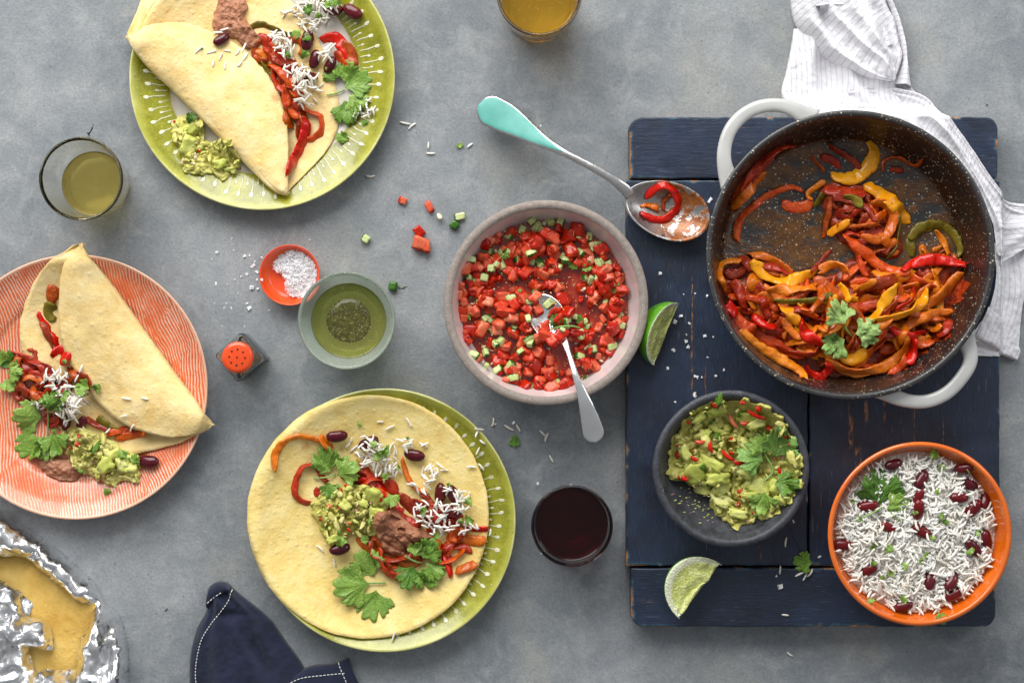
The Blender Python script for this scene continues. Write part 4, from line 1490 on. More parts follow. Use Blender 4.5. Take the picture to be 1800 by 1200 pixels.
PAN = [
    ([(1458, 255), (1480, 268), (1500, 280), (1515, 298)], 15, 'dark'),
    ([(1445, 275), (1462, 280), (1479, 293)], 15, 'red'),
    ([(1426, 270), (1438, 284), (1450, 301)], 7, 'brown'),
    ([(1553, 300), (1560, 279), (1585, 277), (1610, 291), (1618, 281)], 7, 'brown'),
    ([(1568, 297), (1592, 300)], 9, 'dark'),
    ([(1352, 272), (1322, 300), (1296, 335), (1286, 365)], 22, 'red_orange'),
    ([(1362, 268), (1335, 300), (1305, 340), (1292, 372)], 12, 'dark'),
    ([(1396, 256), (1370, 262), (1340, 283), (1318, 312), (1300, 345)], 15, 'red'),
    ([(1350, 300), (1325, 325), (1300, 352), (1283, 368)], 14, 'orange'),
    ([(1417, 336), (1395, 328), (1365, 336), (1330, 358), (1303, 385), (1296, 412), (1303, 424)], 14, 'red_orange'),
    ([(1378, 352), (1390, 362), (1415, 363), (1432, 350)], 17, 'red_orange'),
    ([(1428, 352), (1422, 341), (1436, 328), (1452, 318)], 11, 'orange'),
    ([(1432, 362), (1446, 345), (1452, 330)], 12, 'olive'),
    ([(1448, 332), (1480, 337), (1522, 342)], 22, 'red'),
    ([(1450, 418), (1455, 385), (1462, 350), (1476, 336)], 9, 'brown'),
    ([(1460, 346), (1490, 352), (1520, 366), (1535, 390)], 12, 'dark'),
    ([(1480, 346), (1500, 351), (1511, 366)], 13, 'olive'),
    ([(1512, 414), (1540, 421), (1563, 404), (1570, 378), (1552, 358), (1528, 358)], 18, 'orange'),
    ([(1470, 395), (1500, 398), (1545, 394)], 8, 'brown'),
    ([(1456, 413), (1475, 400), (1494, 388)], 13, 'yellow'),
    ([(1560, 456), (1577, 432), (1582, 400), (1578, 378)], 10, 'olive'),
    ([(1548, 418), (1562, 428), (1578, 425)], 14, 'orange'),
    ([(1606, 452), (1604, 424), (1620, 405), (1640, 400)], 15, 'olive'),
    ([(1600, 420), (1620, 400), (1655, 395), (1679, 412), (1689, 436), (1683, 453)], 16, 'olive'),
    ([(1645, 404), (1662, 425), (1668, 450)], 10, 'orange'),
    ([(1508, 445), (1516, 470), (1526, 486)], 14, 'red_orange'),
    ([(1622, 432), (1634, 450), (1638, 470)], 13, 'orange'),
    ([(1535, 476), (1560, 488), (1588, 487), (1606, 476)], 16, 'orange'),
    ([(1500, 518), (1530, 502), (1570, 490)], 22, 'dark'),
    ([(1494, 514), (1512, 504), (1528, 494)], 11, 'orange'),
    ([(1604, 505), (1590, 530), (1562, 545)], 12, 'red_bright'),
    ([(1638, 472), (1646, 495), (1641, 522), (1630, 540)], 15, 'orange'),
    ([(1690, 478), (1670, 500), (1642, 527), (1608, 543)], 20, 'orange'),
    ([(1558, 505), (1560, 522), (1574, 527), (1590, 520)], 10, 'red_orange'),
    ([(1570, 500), (1550, 525), (1532, 552), (1520, 568)], 17, 'yellow'),
    ([(1528, 562), (1562, 558), (1597, 545), (1618, 525), (1625, 505)], 18, 'yellow'),
    ([(1480, 413), (1510, 435), (1545, 464), (1572, 476), (1600, 480)], 19, 'red_orange'),
    ([(1582, 476), (1605, 464), (1632, 457), (1660, 458), (1692, 466)], 16, 'red_bright'),
    ([(1556, 575), (1590, 592), (1626, 582)], 15, 'red_bright'),
    ([(1664, 562), (1655, 580), (1640, 590)], 18, 'red'),
    ([(1624, 572), (1636, 578), (1648, 574)], 14, 'orange'),
    ([(1600, 596), (1601, 616), (1591, 640)], 19, 'red_bright'),
    ([(1440, 600), (1452, 625), (1476, 645), (1506, 656), (1542, 648)], 17, 'orange'),
    ([(1448, 632), (1480, 649), (1520, 652), (1558, 642), (1583, 622), (1588, 600), (1584, 585)], 17, 'orange'),
    ([(1560, 657), (1580, 642), (1587, 622)], 13, 'red_orange'),
    ([(1575, 604), (1581, 584), (1602, 565), (1640, 551), (1672, 548)], 14, 'orange'),
    ([(1472, 622), (1490, 632), (1508, 626), (1516, 612)], 20, 'yellow'),
    ([(1275, 482), (1296, 480), (1314, 466)], 20, 'dark'),
    ([(1300, 450), (1313, 462), (1322, 476)], 18, 'dark'),
    ([(1275, 511), (1263, 490), (1268, 466), (1288, 458), (1304, 460)], 13, 'orange'),
    ([(1286, 494), (1300, 512), (1311, 545)], 19, 'red'),
    ([(1317, 512), (1325, 495), (1337, 484)], 24, 'orange'),
    ([(1318, 447), (1345, 451), (1370, 464), (1392, 480)], 15, 'orange'),
    ([(1320, 458), (1334, 473), (1352, 486), (1380, 494), (1410, 488), (1440, 475)], 20, 'yellow'),
    ([(1357, 530), (1390, 531), (1430, 528), (1456, 517)], 13, 'olive'),
    ([(1345, 513), (1375, 510), (1432, 505)], 21, 'orange'),
    ([(1335, 522), (1342, 540), (1350, 558)], 16, 'red'),
    ([(1425, 477), (1445, 460), (1462, 439)], 7, 'dark'),
    ([(1440, 478), (1458, 466), (1478, 467), (1489, 480)], 15, 'orange'),
    ([(1474, 498), (1480, 512), (1482, 532)], 15, 'yellow'),
    ([(1398, 545), (1420, 552), (1432, 560)], 15, 'red_orange'),
    ([(1440, 500), (1436, 525), (1418, 552)], 11, 'brown'),
    ([(1375, 558), (1384, 578), (1406, 597)], 13, 'orange'),
    ([(1364, 538), (1385, 552), (1400, 570)], 19, 'yellow'),
    ([(1300, 580), (1330, 606), (1370, 630), (1400, 648), (1412, 665)], 16, 'orange'),
    ([(1281, 535), (1288, 552), (1310, 576), (1345, 596), (1380, 614), (1412, 627)], 22, 'red_orange'),
    ([(1278, 532), (1286, 545), (1292, 560)], 16, 'red_bright'),
    ([(1322, 553), (1340, 568), (1362, 576)], 20, 'red_bright'),
    ([(1362, 606), (1390, 620), (1425, 622), (1432, 610)], 14, 'red'),
    ([(1420, 590), (1432, 575), (1445, 585)], 12, 'orange'),
    ([(1404, 562), (1412, 588), (1440, 606)], 24, 'red_bright'),
    ([(1418, 640), (1425, 656), (1440, 664), (1455, 648), (1448, 636)], 14, 'red_bright'),
    ([(1522, 323), (1546, 338), (1575, 364), (1602, 393)], 20, 'yellow'),
    ([(1528, 248), (1538, 262), (1535, 284), (1515, 305), (1490, 313), (1464, 304)], 20, 'yellow'),
]
seen = {}
for pts, w, m in PAN:
    mx_, my_ = pts[len(pts) // 2]
    L = sum(math.hypot(b[0] - a[0], b[1] - a[1]) for a, b in zip(pts, pts[1:]))
    chord = math.hypot(pts[-1][0] - pts[0][0], pts[-1][1] - pts[0][1])
    shape = 'curled' if chord < L * .75 else 'bent' if chord < L * .93 else 'straight'
    size = 'short' if L < 50 else 'long' if L > 110 else 'broad' if w >= 18 else 'slim' if w < 12 else ''
    adj = (size + ' ' + shape).strip()
    lab = '%s %s pepper strip on top in the %s of the pan' % (adj, WORD[m], where(mx_, my_, 1476, 455, 200))
    strip(pts, w, MAT[m], lab, 'cooked strips heaped in the pan', zref=72)

sprig(1487, 580, 'three lobed pale coriander sprig on the peppers in the pan',
      [(1487, 578, 116, 54, 'leaf_pale'), (1497, 588, 12, 50, 'leaf_pale'), (1493, 592, 212, 50, 'leaf_pale')], [(1484, 572), (1490, 582), (1500, 590)], rise=9)

# ring of pepper in the big spoon
strip([(1136, 347), (1158, 326), (1180, 330), (1193, 350), (1188, 372), (1165, 386), (1138, 380), (1128, 372)], 15, MAT['red_bright'], 'curled red pepper strip lying in the turquoise handled spoon', 'pepper in the spoon', zref=75, sag=1.0)
strip([(1128, 362), (1142, 358), (1158, 366)], 10, MAT['orange'], 'small orange pepper scrap inside the red curl in the spoon', 'pepper in the spoon', zref=75)
strip([(1180, 342), (1170, 352), (1166, 368)], 6, MAT['brown'], 'thin browned onion strand inside the red curl in the spoon', 'pepper in the spoon', zref=75, name='onion_strand', cat='onion strand')

# ------------------------------------------------------------------ salsa
Mx = Mat('tomato_juice', rough=.12, coat=.3, coat_rough=.05)
Mx.set(color=Mx.ramp(Mx.noise(26, 4, .6), [(.3, lin(120, 20, 8)), (.55, lin(156, 44, 22)), (.75, lin(188, 92, 58))]), normal=chain_bump(Mx, [(Mx.noise(8, 3, .6), .8)]))
ang_ = np.linspace(0, 2 * math.pi, 72, endpoint=False)
V = [(sbx, sby, 52)]
for q in np.linspace(.1, 1, 14):
    for a in ang_:
        x, y = sbx + 152 * q * math.cos(a), sby + 152 * q * math.sin(a)
        dist = math.hypot(x - P(985, 500, 52)[0], y - P(985, 500, 52)[1])
        z = 50 + 6 * min(1, max(0, (dist - 40) / 60)) + .8 * vn(x / 14, y / 14, 0, 5)
        V.append((x, y, float(z)))
F = [(0, 1 + k, 1 + (k + 1) % 72) for k in range(72)]
F += [(1 + i * 72 + k, 1 + (i + 1) * 72 + k, 1 + (i + 1) * 72 + (k + 1) % 72, 1 + i * 72 + (k + 1) % 72) for i in range(13) for k in range(72)]
V = np.array(V)
tag(add('tomato_juice', V, F, Mx.m), 'wet red tomato juice pooled in the grey stoneware bowl', 'juice', None, 'stuff')
for x, y, z in V:
    HM.disc(x, y, 7, z)
rs = np.random.RandomState(5)
spoly = [(930, 520), (940, 560), (985, 590), (1010, 580), (1000, 545), (950, 515)]
ncount = {'tomato': 0, 'cuc': 0}
placed = []
k = 0
while k < 480:
    a, q = rs.rand() * 6.283, math.sqrt(rs.rand())
    px_, py_ = 953 + 148 * q * math.cos(a), 535 + 150 * q * math.sin(a)
    d = math.hypot(px_ - 1005, py_ - 490)
    if d < 22 and rs.rand() < .88:
        continue
    if abs(px_ - (983 + (py_ - 586) * .33)) < 16 and py_ > 580 and rs.rand() < .9:
        continue
    d2 = math.hypot(px_ - 965, py_ - 620)
    if math.hypot((px_ - 964) / 30, (py_ - 552) / 38) < 1:
        continue
    if d2 < 22 and rs.rand() < .6:
        continue
    lab = where(px_, py_, 953, 535, 150)
    u_ = rs.rand()
    if u_ < .24:
        chunk(CUC, 'cucumber_piece', px_, py_, 'pale cucumber cube with green skin in the %s of the salsa bowl' % lab, 'cucumber piece', 'cucumber cubes in the salsa', .75 + .35 * rs.rand(), 5.5, 8, .5, zr=65)
    elif u_ < .84:
        chunk(TOM, 'tomato_piece', px_, py_, 'wet chopped tomato piece in the %s of the salsa bowl' % lab, 'tomato piece', 'chopped tomato in the salsa', .68 + .62 * rs.rand() ** 1.3, 7, 7, .5, zr=65)
    elif u_ < .92:
        chunk(ONI, 'onion_piece', px_, py_, 'small white onion piece in the %s of the salsa bowl' % lab, 'onion piece', 'onion bits in the salsa', 1.0, 4, 5, .4, zr=65)
    else:
        herb_bit(px_, py_, 8 + 7 * rs.rand(), 'chopped green herb bit in the %s of the salsa bowl' % lab, 'herb bits in the salsa', 'leaf_dark' if rs.rand() < .6 else 'leaf')
    k += 1
# seeds and tiny flecks
parts = []
for _ in range(700):
    a, q = rs.rand() * 6.283, math.sqrt(rs.rand())
    x, y = sbx + 146 * q * math.cos(a), sby + 146 * q * math.sin(a)
    z = HM.get(x, y, 1.5)
    V, F = ICO1
    parts.append(((V * np.array([1.9, 1.3, .8])) @ rotm(.5 * rs.randn(), .5 * rs.randn(), rs.rand() * 6).T * (.6 + .5 * rs.rand()) + [x, y, z + .4], F, 0))
V, F, fm = join(parts)
MAT['seed'] = Mat('tomato_seed', rough=.2, color=lin(232, 190, 122), coat=.5).m
tag(add('tomato_seeds', V, F, MAT['seed']), 'scatter of pale tomato seeds over the chopped salsa', 'seeds', None, 'stuff')
for (x, y, kk, kind) in ((946, 545, 3, 't'), (958, 575, 1, 't'), (962, 536, 0, 'c'), (940, 522, 1, 't'), (975, 550, 4, 't'), (985, 560, 0, 't')):
    if kind == 't':
        chunk(TOM, 'tomato_piece', x, y, 'chopped tomato piece heaped in the small steel spoon', 'tomato piece', 'chopped tomato in the spoon', 1.0, 8, 9, .3, k=kk, zr=70)
    else:
        chunk(CUC, 'cucumber_piece', x, y, 'cucumber cube lying in the small steel spoon', 'cucumber piece', None, 1.0, 7, 9, .3, k=kk, zr=70)
sprig(1000, 572, 'dark coriander sprig with a curved stalk lying over the small spoon', [(990, 570, 150, 26, 'leaf_dark'), (1010, 568, 30, 18, 'leaf_dark')], [(968, 580), (985, 574), (1005, 573), (1020, 576)])
sprig(1020, 462, 'small coriander sprig in the upper right of the salsa', [(1018, 460, 200, 20), (1024, 462, 320, 20)], None, group='coriander sprigs in the salsa')

# ------------------------------------------------------------------ guacamole in the stone bowl
GUAC_PTS = [(1172, 800), (1190, 755), (1215, 715), (1260, 700), (1320, 705), (1365, 730), (1395, 780), (1402, 840), (1375, 885), (1330, 915), (1285, 925), (1262, 905), (1250, 880), (1262, 858), (1240, 868), (1215, 852), (1178, 838)]


def ctr_shrink(c, k):
    return c.mean(0) + (c - c.mean(0)) * k


def guac(name, label, pts, h, nch, zref, seed, scale=1.0, big=0, cat='guacamole', inside=False, exclude=None, parts_mat=('guac', 'avocado', 'guac', 'tomato_skin', 'leaf_dark', 'onion_red', 'onion', 'tomato'), prob=(.36, .20, .16, .06, .09, .05, .04, .04)):
    V, F, c = blob(pts, h, MAT['guac'], .6, 12 * scale, seed, zref, n=170, ring=52)
    fine = 1.7 * vn(V[:, 0] / 6, V[:, 1] / 6, 0, seed) + .7 * vn(V[:, 0] / 3, V[:, 1] / 3, 1, seed) + 2.5 * (1 - np.abs(vn(V[:, 0] / 10, V[:, 1] / 10, 2, seed)))
    V[:, 2] += fine
    t = thing(name, label, cat, (c[:, 0].mean(), c[:, 1].mean(), float(V[:, 2].min())))
    add('mash', V, F, MAT['guac'], t)
    rs = np.random.RandomState(seed + 50)
    cc = c.mean(0) + (c - c.mean(0)) * .97
    lo, hi = cc.min(0), cc.max(0)
    mats = [MAT[m] for m in parts_mat]
    parts = []
    k = 0
    while k < nch:
        x, y = lo + rs.rand(2) * (hi - lo)
        if not inpoly(np.array([x]), np.array([y]), cc)[0]:
            continue
        z = HM.get(x, y, 2)
        mi = rs.choice(len(mats), p=prob)
        e = 1.8 + 4.6 * rs.rand() ** 2.2
        sz = np.array([e * (1.1 + 1.3 * rs.rand()), e, e * .5]) * scale
        if mi in (4,):
            sz = sz * [1.2, .9, .18]
        if mi in (1, 2, 0) and e > 4:
            sz = sz * [1.1, 1, .6]
        if mi in (5, 6, 3, 7):
            sz = np.minimum(sz, 5.5 * scale)
        if mi in (5, 6):
            sz = sz * [.8, .5, .4]
        if mi in (3, 7):
            sz = sz * [1, 1.0, .6]
        Vc, Fc = lump(k, *sz, ICO2, .55, 2.2)
        parts.append((Vc @ rotm(.5 * rs.randn(), .5 * rs.randn(), rs.rand() * 6).T + [x, y, z + sz[2] * (.05 if mi < 3 else .3)], Fc, mi))
        HM.disc(x, y, e * .8 * scale, z + sz[2] * .6)
        k += 1
    V, F, fm = join(parts)
    tag(add('mashed_bits', V, F, mats, t, fm=fm), kind='stuff')
    k = 0
    while k < big:                      # soft avocado pieces half sunk in the mash
        x, y = lo + rs.rand(2) * (hi - lo)
        if not inpoly(np.array([x]), np.array([y]), ctr_shrink(cc, .82))[0]:
            continue
        L = (9 + 9 * rs.rand()) * scale
        Vc, Fc = lump(k + seed, L, L * (.5 + .4 * rs.rand()), 4.5, ICO3, .42, 2.1, 4.5)
        z = HM.get(x, y, 5, .6)
        Vc = Vc @ rotm(.2 * rs.randn(), .2 * rs.randn(), rs.rand() * 6.28).T + [x, y, z + .8]
        add('avocado_chunk', Vc, Fc, MAT['avocado'], t)
        HM.stamp(Vc)
        k += 1
    return t


ga = guac('guacamole', 'chunky green guacamole with red flecks in the stone bowl', GUAC_PTS, 24, 190, BZ + 40, 3, 1.15, big=16)
for (x, y, L, w, d, mt) in ((1262, 842, 34, 17, -5, 'avocado'), (1238, 862, 26, 14, 15, 'avocado'), (1268, 752, 30, 16, 20, 'avocado'), (1252, 815, 36, 15, 30, 'avocado'), (1320, 872, 22, 12, 0, 'avocado'),
                           (1260, 722, 30, 14, -20, 'avocado'), (1228, 735, 22, 12, -45, 'avocado'), (1398, 848, 12, 12, 80, 'avocado'), (1300, 905, 28, 12, 10, 'avocado'), (1330, 745, 26, 13, -30, 'avocado'),
                           (1205, 795, 26, 14, 60, 'avocado'), (1370, 880, 20, 11, 20, 'avocado')):
    p = P(x, y, BZ + 62)
    z = HM.get(p[0], p[1], 6, .7)
    V, F = lump(int(x), L * .58, w * .56, 5, ICO3, .4, 2.2, 4.5)
    V = V @ rotm(.15 * R.randn(), .15 * R.randn(), math.radians(-d)).T + [p[0], p[1], z + 2.5]
    add('avocado_chunk', V, F, MAT[mt], ga)
    HM.stamp(V)
for (x, y, L, d) in ((1290, 740, 26, 60), (1328, 728, 34, 25), (1250, 785, 20, 80), (1280, 800, 26, 40), (1300, 812, 20, 10), (1222, 805, 14, 30), (1205, 840, 12, 30), (1375, 830, 18, 60), (1308, 742, 14, -10), (1230, 775, 16, 0)):
    p = P(x, y, BZ + 62)
    z = HM.get(p[0], p[1], 4, .8)
    c_, s_ = math.cos(math.radians(-d)), math.sin(math.radians(-d))
    q = crv([(p[0] - c_ * L / 2, p[1] - s_ * L / 2, z + 1.5), (p[0] + s_ * 2.5, p[1] - c_ * 2.5, z + 3.5), (p[0] + c_ * L / 2, p[1] + s_ * L / 2, z + 1.5)], 10)
    V, F = tube(q, 3.6 * (1 - .6 * np.abs(np.linspace(-1, 1, 10)) ** 3), 2.6, 8)
    add('tomato_piece', V, F, MAT['red_bright'] if x % 3 else MAT['tomato_pink'], ga)
sprig(1350, 820, 'large pale coriander sprig lying on the guacamole in the stone bowl',
      [(1356, 812, 75, 62, 'leaf_pale'), (1350, 812, 165, 58, 'leaf_pale'), (1350, 800, 128, 44, 'leaf'), (1352, 850, 5, 44, 'leaf'), (1342, 856, 262, 46, 'leaf')], [(1330, 770), (1345, 800), (1358, 826), (1340, 846)])
# smears of avocado on the bare side of the bowl
parts = []
rs = np.random.RandomState(8)
for _ in range(90):
    px_, py_ = 1225 + 34 * rs.randn(), 890 + 20 * rs.randn()
    x, y, _z = P(px_, py_, BZ + 30)
    if math.hypot(x - gbx, y - gby) > gbr * .82:
        continue
    z = HM.get(x, y, 1.5)
    Vc, Fc = lump(_, 1.2 + 1.8 * rs.rand(), 1.0, .6, ICO1, .3)
    parts.append((Vc + [x, y, z + .3], Fc, int(rs.rand() < .2)))
V, F, fm = join(parts)
tag(add('guacamole_crumbs', V, F, [MAT['avocado'], MAT['onion_red']], fm=fm), 'tiny pale smears on the bare lower wall of the stone bowl', 'crumbs', None, 'stuff')

# ------------------------------------------------------------------ rice in the orange bowl
rs = np.random.RandomState(12)
zr0 = BZ + 66
V = [(rbx, rby, zr0 + 9)]
for q in np.linspace(.08, 1, 14):
    for a in ang_:
        x, y = rbx + 138 * q * math.cos(a), rby + 138 * q * math.sin(a)
        V.append((x, y, float(zr0 + 2.5 + 9 * (1 - q ** 2) + 2 * vn(x / 22, y / 22, 0, 9) - (6 if q > .98 else 0))))
V = np.array(V)
F = [(0, 1 + k, 1 + (k + 1) % 72) for k in range(72)]
F += [(1 + i * 72 + k, 1 + (i + 1) * 72 + k, 1 + (i + 1) * 72 + (k + 1) % 72, 1 + i * 72 + (k + 1) % 72) for i in range(13) for k in range(72)]
Mx = Mat('packed_rice', rough=.6)
Mx.set(color=Mx.ramp(Mx.voro(6), [(.1, lin(234, 230, 222)), (.7, lin(206, 200, 190))]), normal=chain_bump(Mx, [(Mx.voro(6), -3)]))
HM.stamp(V, 3)
for x, y, z in V:
    HM.disc(x, y, 6, z)
rice_parts = [(V, F, 1)]


def in_rice(px_, py_):
    d = math.hypot(px_ - 1612, (py_ - 938))
    return d < 139


RB = [np.array([v.co[:] for v in m.vertices]) / S for m in RICE]
RFc = [[tuple(p.vertices) for p in m.polygons] for m in RICE]
for _ in range(1500):
    a, q = rs.rand() * 6.283, math.sqrt(rs.rand())
    px_, py_ = 1609 + 137 * q * math.cos(a), 936 + 137 * q * math.sin(a)
    x, y, _z = P(px_, py_, zr0)
    g = rs.rand() * 3.14
    z, t = tilt_rot(x, y, g, 7, 2.0, .5)
    z = min(z, zr0 + 15 + 3 * rs.rand())
    kk = rs.randint(5)
    M = rotm(0, 0, g) @ rotm(0, -t + .15 * rs.randn(), 0)
    rice_parts.append((RB[kk] * 1.12 @ M.T + [x, y, z + .8], RFc[kk], 0))
    HM.disc(x, y, 3, z + 1.6)
V, F, fm = join(rice_parts)
tag(add('cooked_rice', V, F, [MAT['rice'], Mx.m], fm=fm), 'heap of white rice filling the orange bowl', 'rice', None, 'stuff')
BR = [(1480, 956, 0, 2), (1705, 850, -35, 0), (1729, 880, 80, 2), (1613, 872, 60, 2), (1613, 895, 85, 2), (1524, 888, 10, 2), (1560, 925, -20, 2), (1618, 842, 60, 0), (1735, 948, -75, 2),
      (1712, 962, -50, 0), (1633, 1020, 80, 0), (1676, 1045, 30, 2), (1527, 1001, 30, 2), (1686, 873, 0, 2), (1710, 893, 50, 2), (1570, 815, 15, 0),
      (1620, 932, -30, 2), (1690, 822, 10, 0), (1672, 1022, 60, 0), (1586, 1062, 10, 2), (1757, 905, -60, 2)]
for i, (x, y, d, k) in enumerate(BR):
    bean(x, y, d, 'dark red kidney bean in the %s of the rice bowl' % where(x, y, 1616, 938, 140), 'kidney beans in the rice', k, .9 + .2 * R.rand(), sink=9.5)
HL = [(1640, 797, 22), (1652, 820, 16), (1655, 905, 14), (1662, 918, 17), (1637, 945, 14), (1562, 964, 22), (1535, 960, 16), (1590, 992, 18), (1565, 1008, 16), (1705, 965, 20), (1626, 975, 14), (1718, 935, 14), (1500, 880, 12),
      (1590, 1052, 16), (1632, 1075, 26), (1535, 990, 12), (1618, 985, 12), (1702, 825, 16), (1530, 1055, 12), (1647, 862, 12), (1608, 900, 10), (1740, 870, 12), (1550, 1015, 12), (1510, 910, 12)]
for x, y, L in HL:
    herb_bit(x, y, L, 'chopped green leaf bit in the %s of the rice bowl' % where(x, y, 1616, 938, 140), 'green leaf bits in the rice', 'leaf')
nb = 0
while nb < 105:
    a, q = rs.rand() * 6.283, math.sqrt(rs.rand())
    px_, py_ = 1612 + 130 * q * math.cos(a), 938 + 132 * q * math.sin(a)
    if any(math.hypot(px_ - b[0], py_ - b[1]) < 13 for b in BR) or math.hypot(px_ - 1552, py_ - 862) < 26:
        continue
    if any(math.hypot(px_ - b[0], py_ - b[1]) < b[2] * .35 for b in HL):
        continue
    grain(px_, py_, rs.rand() * 3.14, 'white rice grain lying on top in the orange bowl', 'rice grains on top in the orange bowl', sc=1.12)
    nb += 1
sprig(1545, 885, 'broad dark green coriander leaf on the rice in the orange bowl', [(1548, 898, 92, 72, 'leaf_dark'), (1552, 896, 12, 48, 'leaf')], [(1550, 890), (1535, 900), (1518, 908)], rise=4)


# ------------------------------------------------------------------ tortillas
def smooth_h(x, y, r=10, q=.9):
    return np.array([HM.get(a, b, r, q) for a, b in zip(np.ravel(x), np.ravel(y))])


def folded(label, fold, low, flap, mat, puff, seed, zb=None, filling=10):
    """tortilla folded over: fold, low (edge of the lower half) and flap (edge of the upper half) run the same way, in photo px"""
    nT, nl, nr_, nu = 64, 16, 7, 22
    f_ = crv([P(x, y, 30)[:2] for x, y in fold], nT)
    l_ = crv([P(x, y, 22)[:2] for x, y in low], nT)
    u_ = crv([P(x, y, 60)[:2] for x, y in flap], nT)
    tt = np.linspace(0, 1, nT)
    # fill bulge, nothing at the two corners
    env = np.sin(math.pi * np.clip(tt, 0, 1)) ** .45
    V = []
    for i in range(nT):
        row = []
        roll = 4 + (puff * .42) * env[i]
        dl = (l_[i] - f_[i])
        du = (u_[i] - f_[i])
        n = du / (np.linalg.norm(du) + 1e-6)
        for j in range(nl):                      # lower layer, rim towards the fold
            s = j / (nl - 1)
            p = l_[i] + (f_[i] - l_[i]) * s
            row.append((p[0], p[1], 0, 'b', s))
        for j in range(1, nr_):                  # round the fold
            a = -math.pi / 2 + math.pi * j / nr_
            p = f_[i] - n * roll * .55 * math.cos(a) + n * roll * .55
            row.append((p[0], p[1], roll * (1 + math.sin(a)), 'r', 0))
        for j in range(nu):                      # upper flap
            s = j / (nu - 1)
            p = f_[i] + n * roll * .55 * (1 - s) + du * s
            z = 2 * roll * (1 - s ** 1.4) + (filling * env[i] + 5) * s ** 1.4 + puff * env[i] * .55 * math.sin(math.pi * s ** .8)
            row.append((p[0], p[1], z, 'u', s))
        V.append(row)
    X = np.array([[c[0] for c in r] for r in V])
    Y = np.array([[c[1] for c in r] for r in V])
    Z = np.array([[c[2] for c in r] for r in V])
    K = [c[3] for c in V[0]]
    g = smooth_h(X, Y, 8, .8).reshape(X.shape)
    # the sheet is stiff: bridge the dip between rim and centre
    for _ in range(6):
        g = np.maximum(g, (np.roll(g, 1, 0) + np.roll(g, -1, 0)) / 2)
    g[0], g[-1] = g[1], g[-2]
    base = g + 2.2
    nlow = nl
    fz = base[:, nl - 1]
    for j in range(X.shape[1]):
        if j < nl:
            Z[:, j] = base[:, j]
        else:
            Z[:, j] = fz + Z[:, j] if K[j] == 'r' else np.maximum(fz, 0) + Z[:, j]
    rr = np.hypot(X - X.mean(), Y - Y.mean())
    Z += 1.1 * vn(X / 24, Y / 24, 0, seed) + .5 * vn(X / 9, Y / 9, 2, seed + 1)
    up = np.array([1.0 if k == 'u' else 0.0 for k in K])[None]
    Z += up * 2.2 * vn(X / 38, Y / 38, 5, seed + 4)
    jx, jy = 1.3 * vn(X / 7, Y / 7, 9, seed + 2), 1.3 * vn(X / 7, Y / 7, 11, seed + 3)
    edge = np.zeros(X.shape)
    edge[:, 0] = edge[:, -1] = 1
    VV = np.column_stack([(X + jx * edge).ravel(), (Y + jy * edge).ravel(), Z.ravel()])
    F = grid_faces(nT, X.shape[1])
    F = [f[::-1] for f in F]
    o = add('tortilla', VV, F, mat, solid=1.9)
    tag(o, label, 'tortilla')
    G = VV.reshape(nT, -1, 3)
    # densely stamp so the flap carries what lies on it
    for a in (0, .33, .66):
        for b in (0, .33, .66):
            q = (G[:-1, :-1] * (1 - a) + G[1:, :-1] * a) * (1 - b) + (G[:-1, 1:] * (1 - a) + G[1:, 1:] * a) * b
            HM.stamp(q[:, :].reshape(-1, 3), 1)
    return o


# top taco
folded('tortilla folded in half over its filling on the green plate at the top',
       [(222, 64), (262, 118), (318, 172), (372, 226), (430, 286), (478, 332), (501, 343)],
       [(222, 60), (270, -40), (400, -52), (510, 0), (580, 120), (589, 235), (503, 343)],
       [(224, 62), (262, 44), (318, 38), (380, 58), (432, 90), (480, 150), (500, 215), (503, 290), (502, 342)], MAT['tortilla'], 22, 3)
# left taco
folded('tortilla folded in half with its filling spilling out on the orange plate',
       [(138, 427), (185, 482), (240, 562), (300, 645), (348, 705), (373, 744)],
       [(130, 430), (75, 478), (42, 540), (34, 600), (70, 700), (140, 790), (215, 800), (310, 780), (372, 752)],
       [(139, 426), (108, 470), (98, 540), (104, 610), (150, 690), (205, 742), (280, 768), (335, 765), (372, 748)], MAT['tortilla'], 20, 4)


def flat_tortilla(label, px, py, rpx, mat, seed, zadd=2.5):
    n, m = 120, 30
    c = P(px, py, 38)
    r = rpx * (H - 38) / H
    th = np.linspace(0, 2 * math.pi, n, endpoint=False)
    k = 1 + .012 * vn(np.cos(th) * 2, np.sin(th) * 2, 0, seed) + .004 * vn(np.cos(th) * 14, np.sin(th) * 14, 0, seed)
    Q = np.linspace(.02, 1, m)[:, None]
    X = c[0] + Q * r * k * np.cos(th)
    Y = c[1] + Q * r * k * np.sin(th)
    g = smooth_h(X, Y, 7, 1.0).reshape(X.shape)
    g[-3:] = np.maximum(g[-3:], np.maximum(g[-5], g[-4])[None] * 1.0 - 1)
    g = np.maximum(g, 13 + (34 - 13) * np.clip((Q - .55) / .45, 0, 1) ** 1.5 + 0 * X)
    Z = g + zadd + 1.3 * vn(X / 40, Y / 40, 0, seed) * Q + .5 * vn(X / 12, Y / 12, 0, seed)
    V = np.column_stack([X.ravel(), Y.ravel(), Z.ravel()])
    F = [f[::-1] for f in grid_faces(m, n, False, True)] + [tuple(range(n))[::-1]]
    F = [tuple(reversed(f)) for f in F]
    o = add('tortilla', V, F, mat, solid=1.9)
    tag(o, label, 'tortilla')
    HM.stamp(V, 3)
    return o


flat_tortilla('flat open tortilla covered with toppings on the lower green plate', 648, 907, 213, MAT['tortilla_flat'], 6)


# ------------------------------------------------------------------ toppings of the top taco
GT = 'fillings of the top taco'


def st(pts, w, m, lab, grp, **k):
    return strip(pts, w, MAT[m], lab, grp, zref=50, **k)


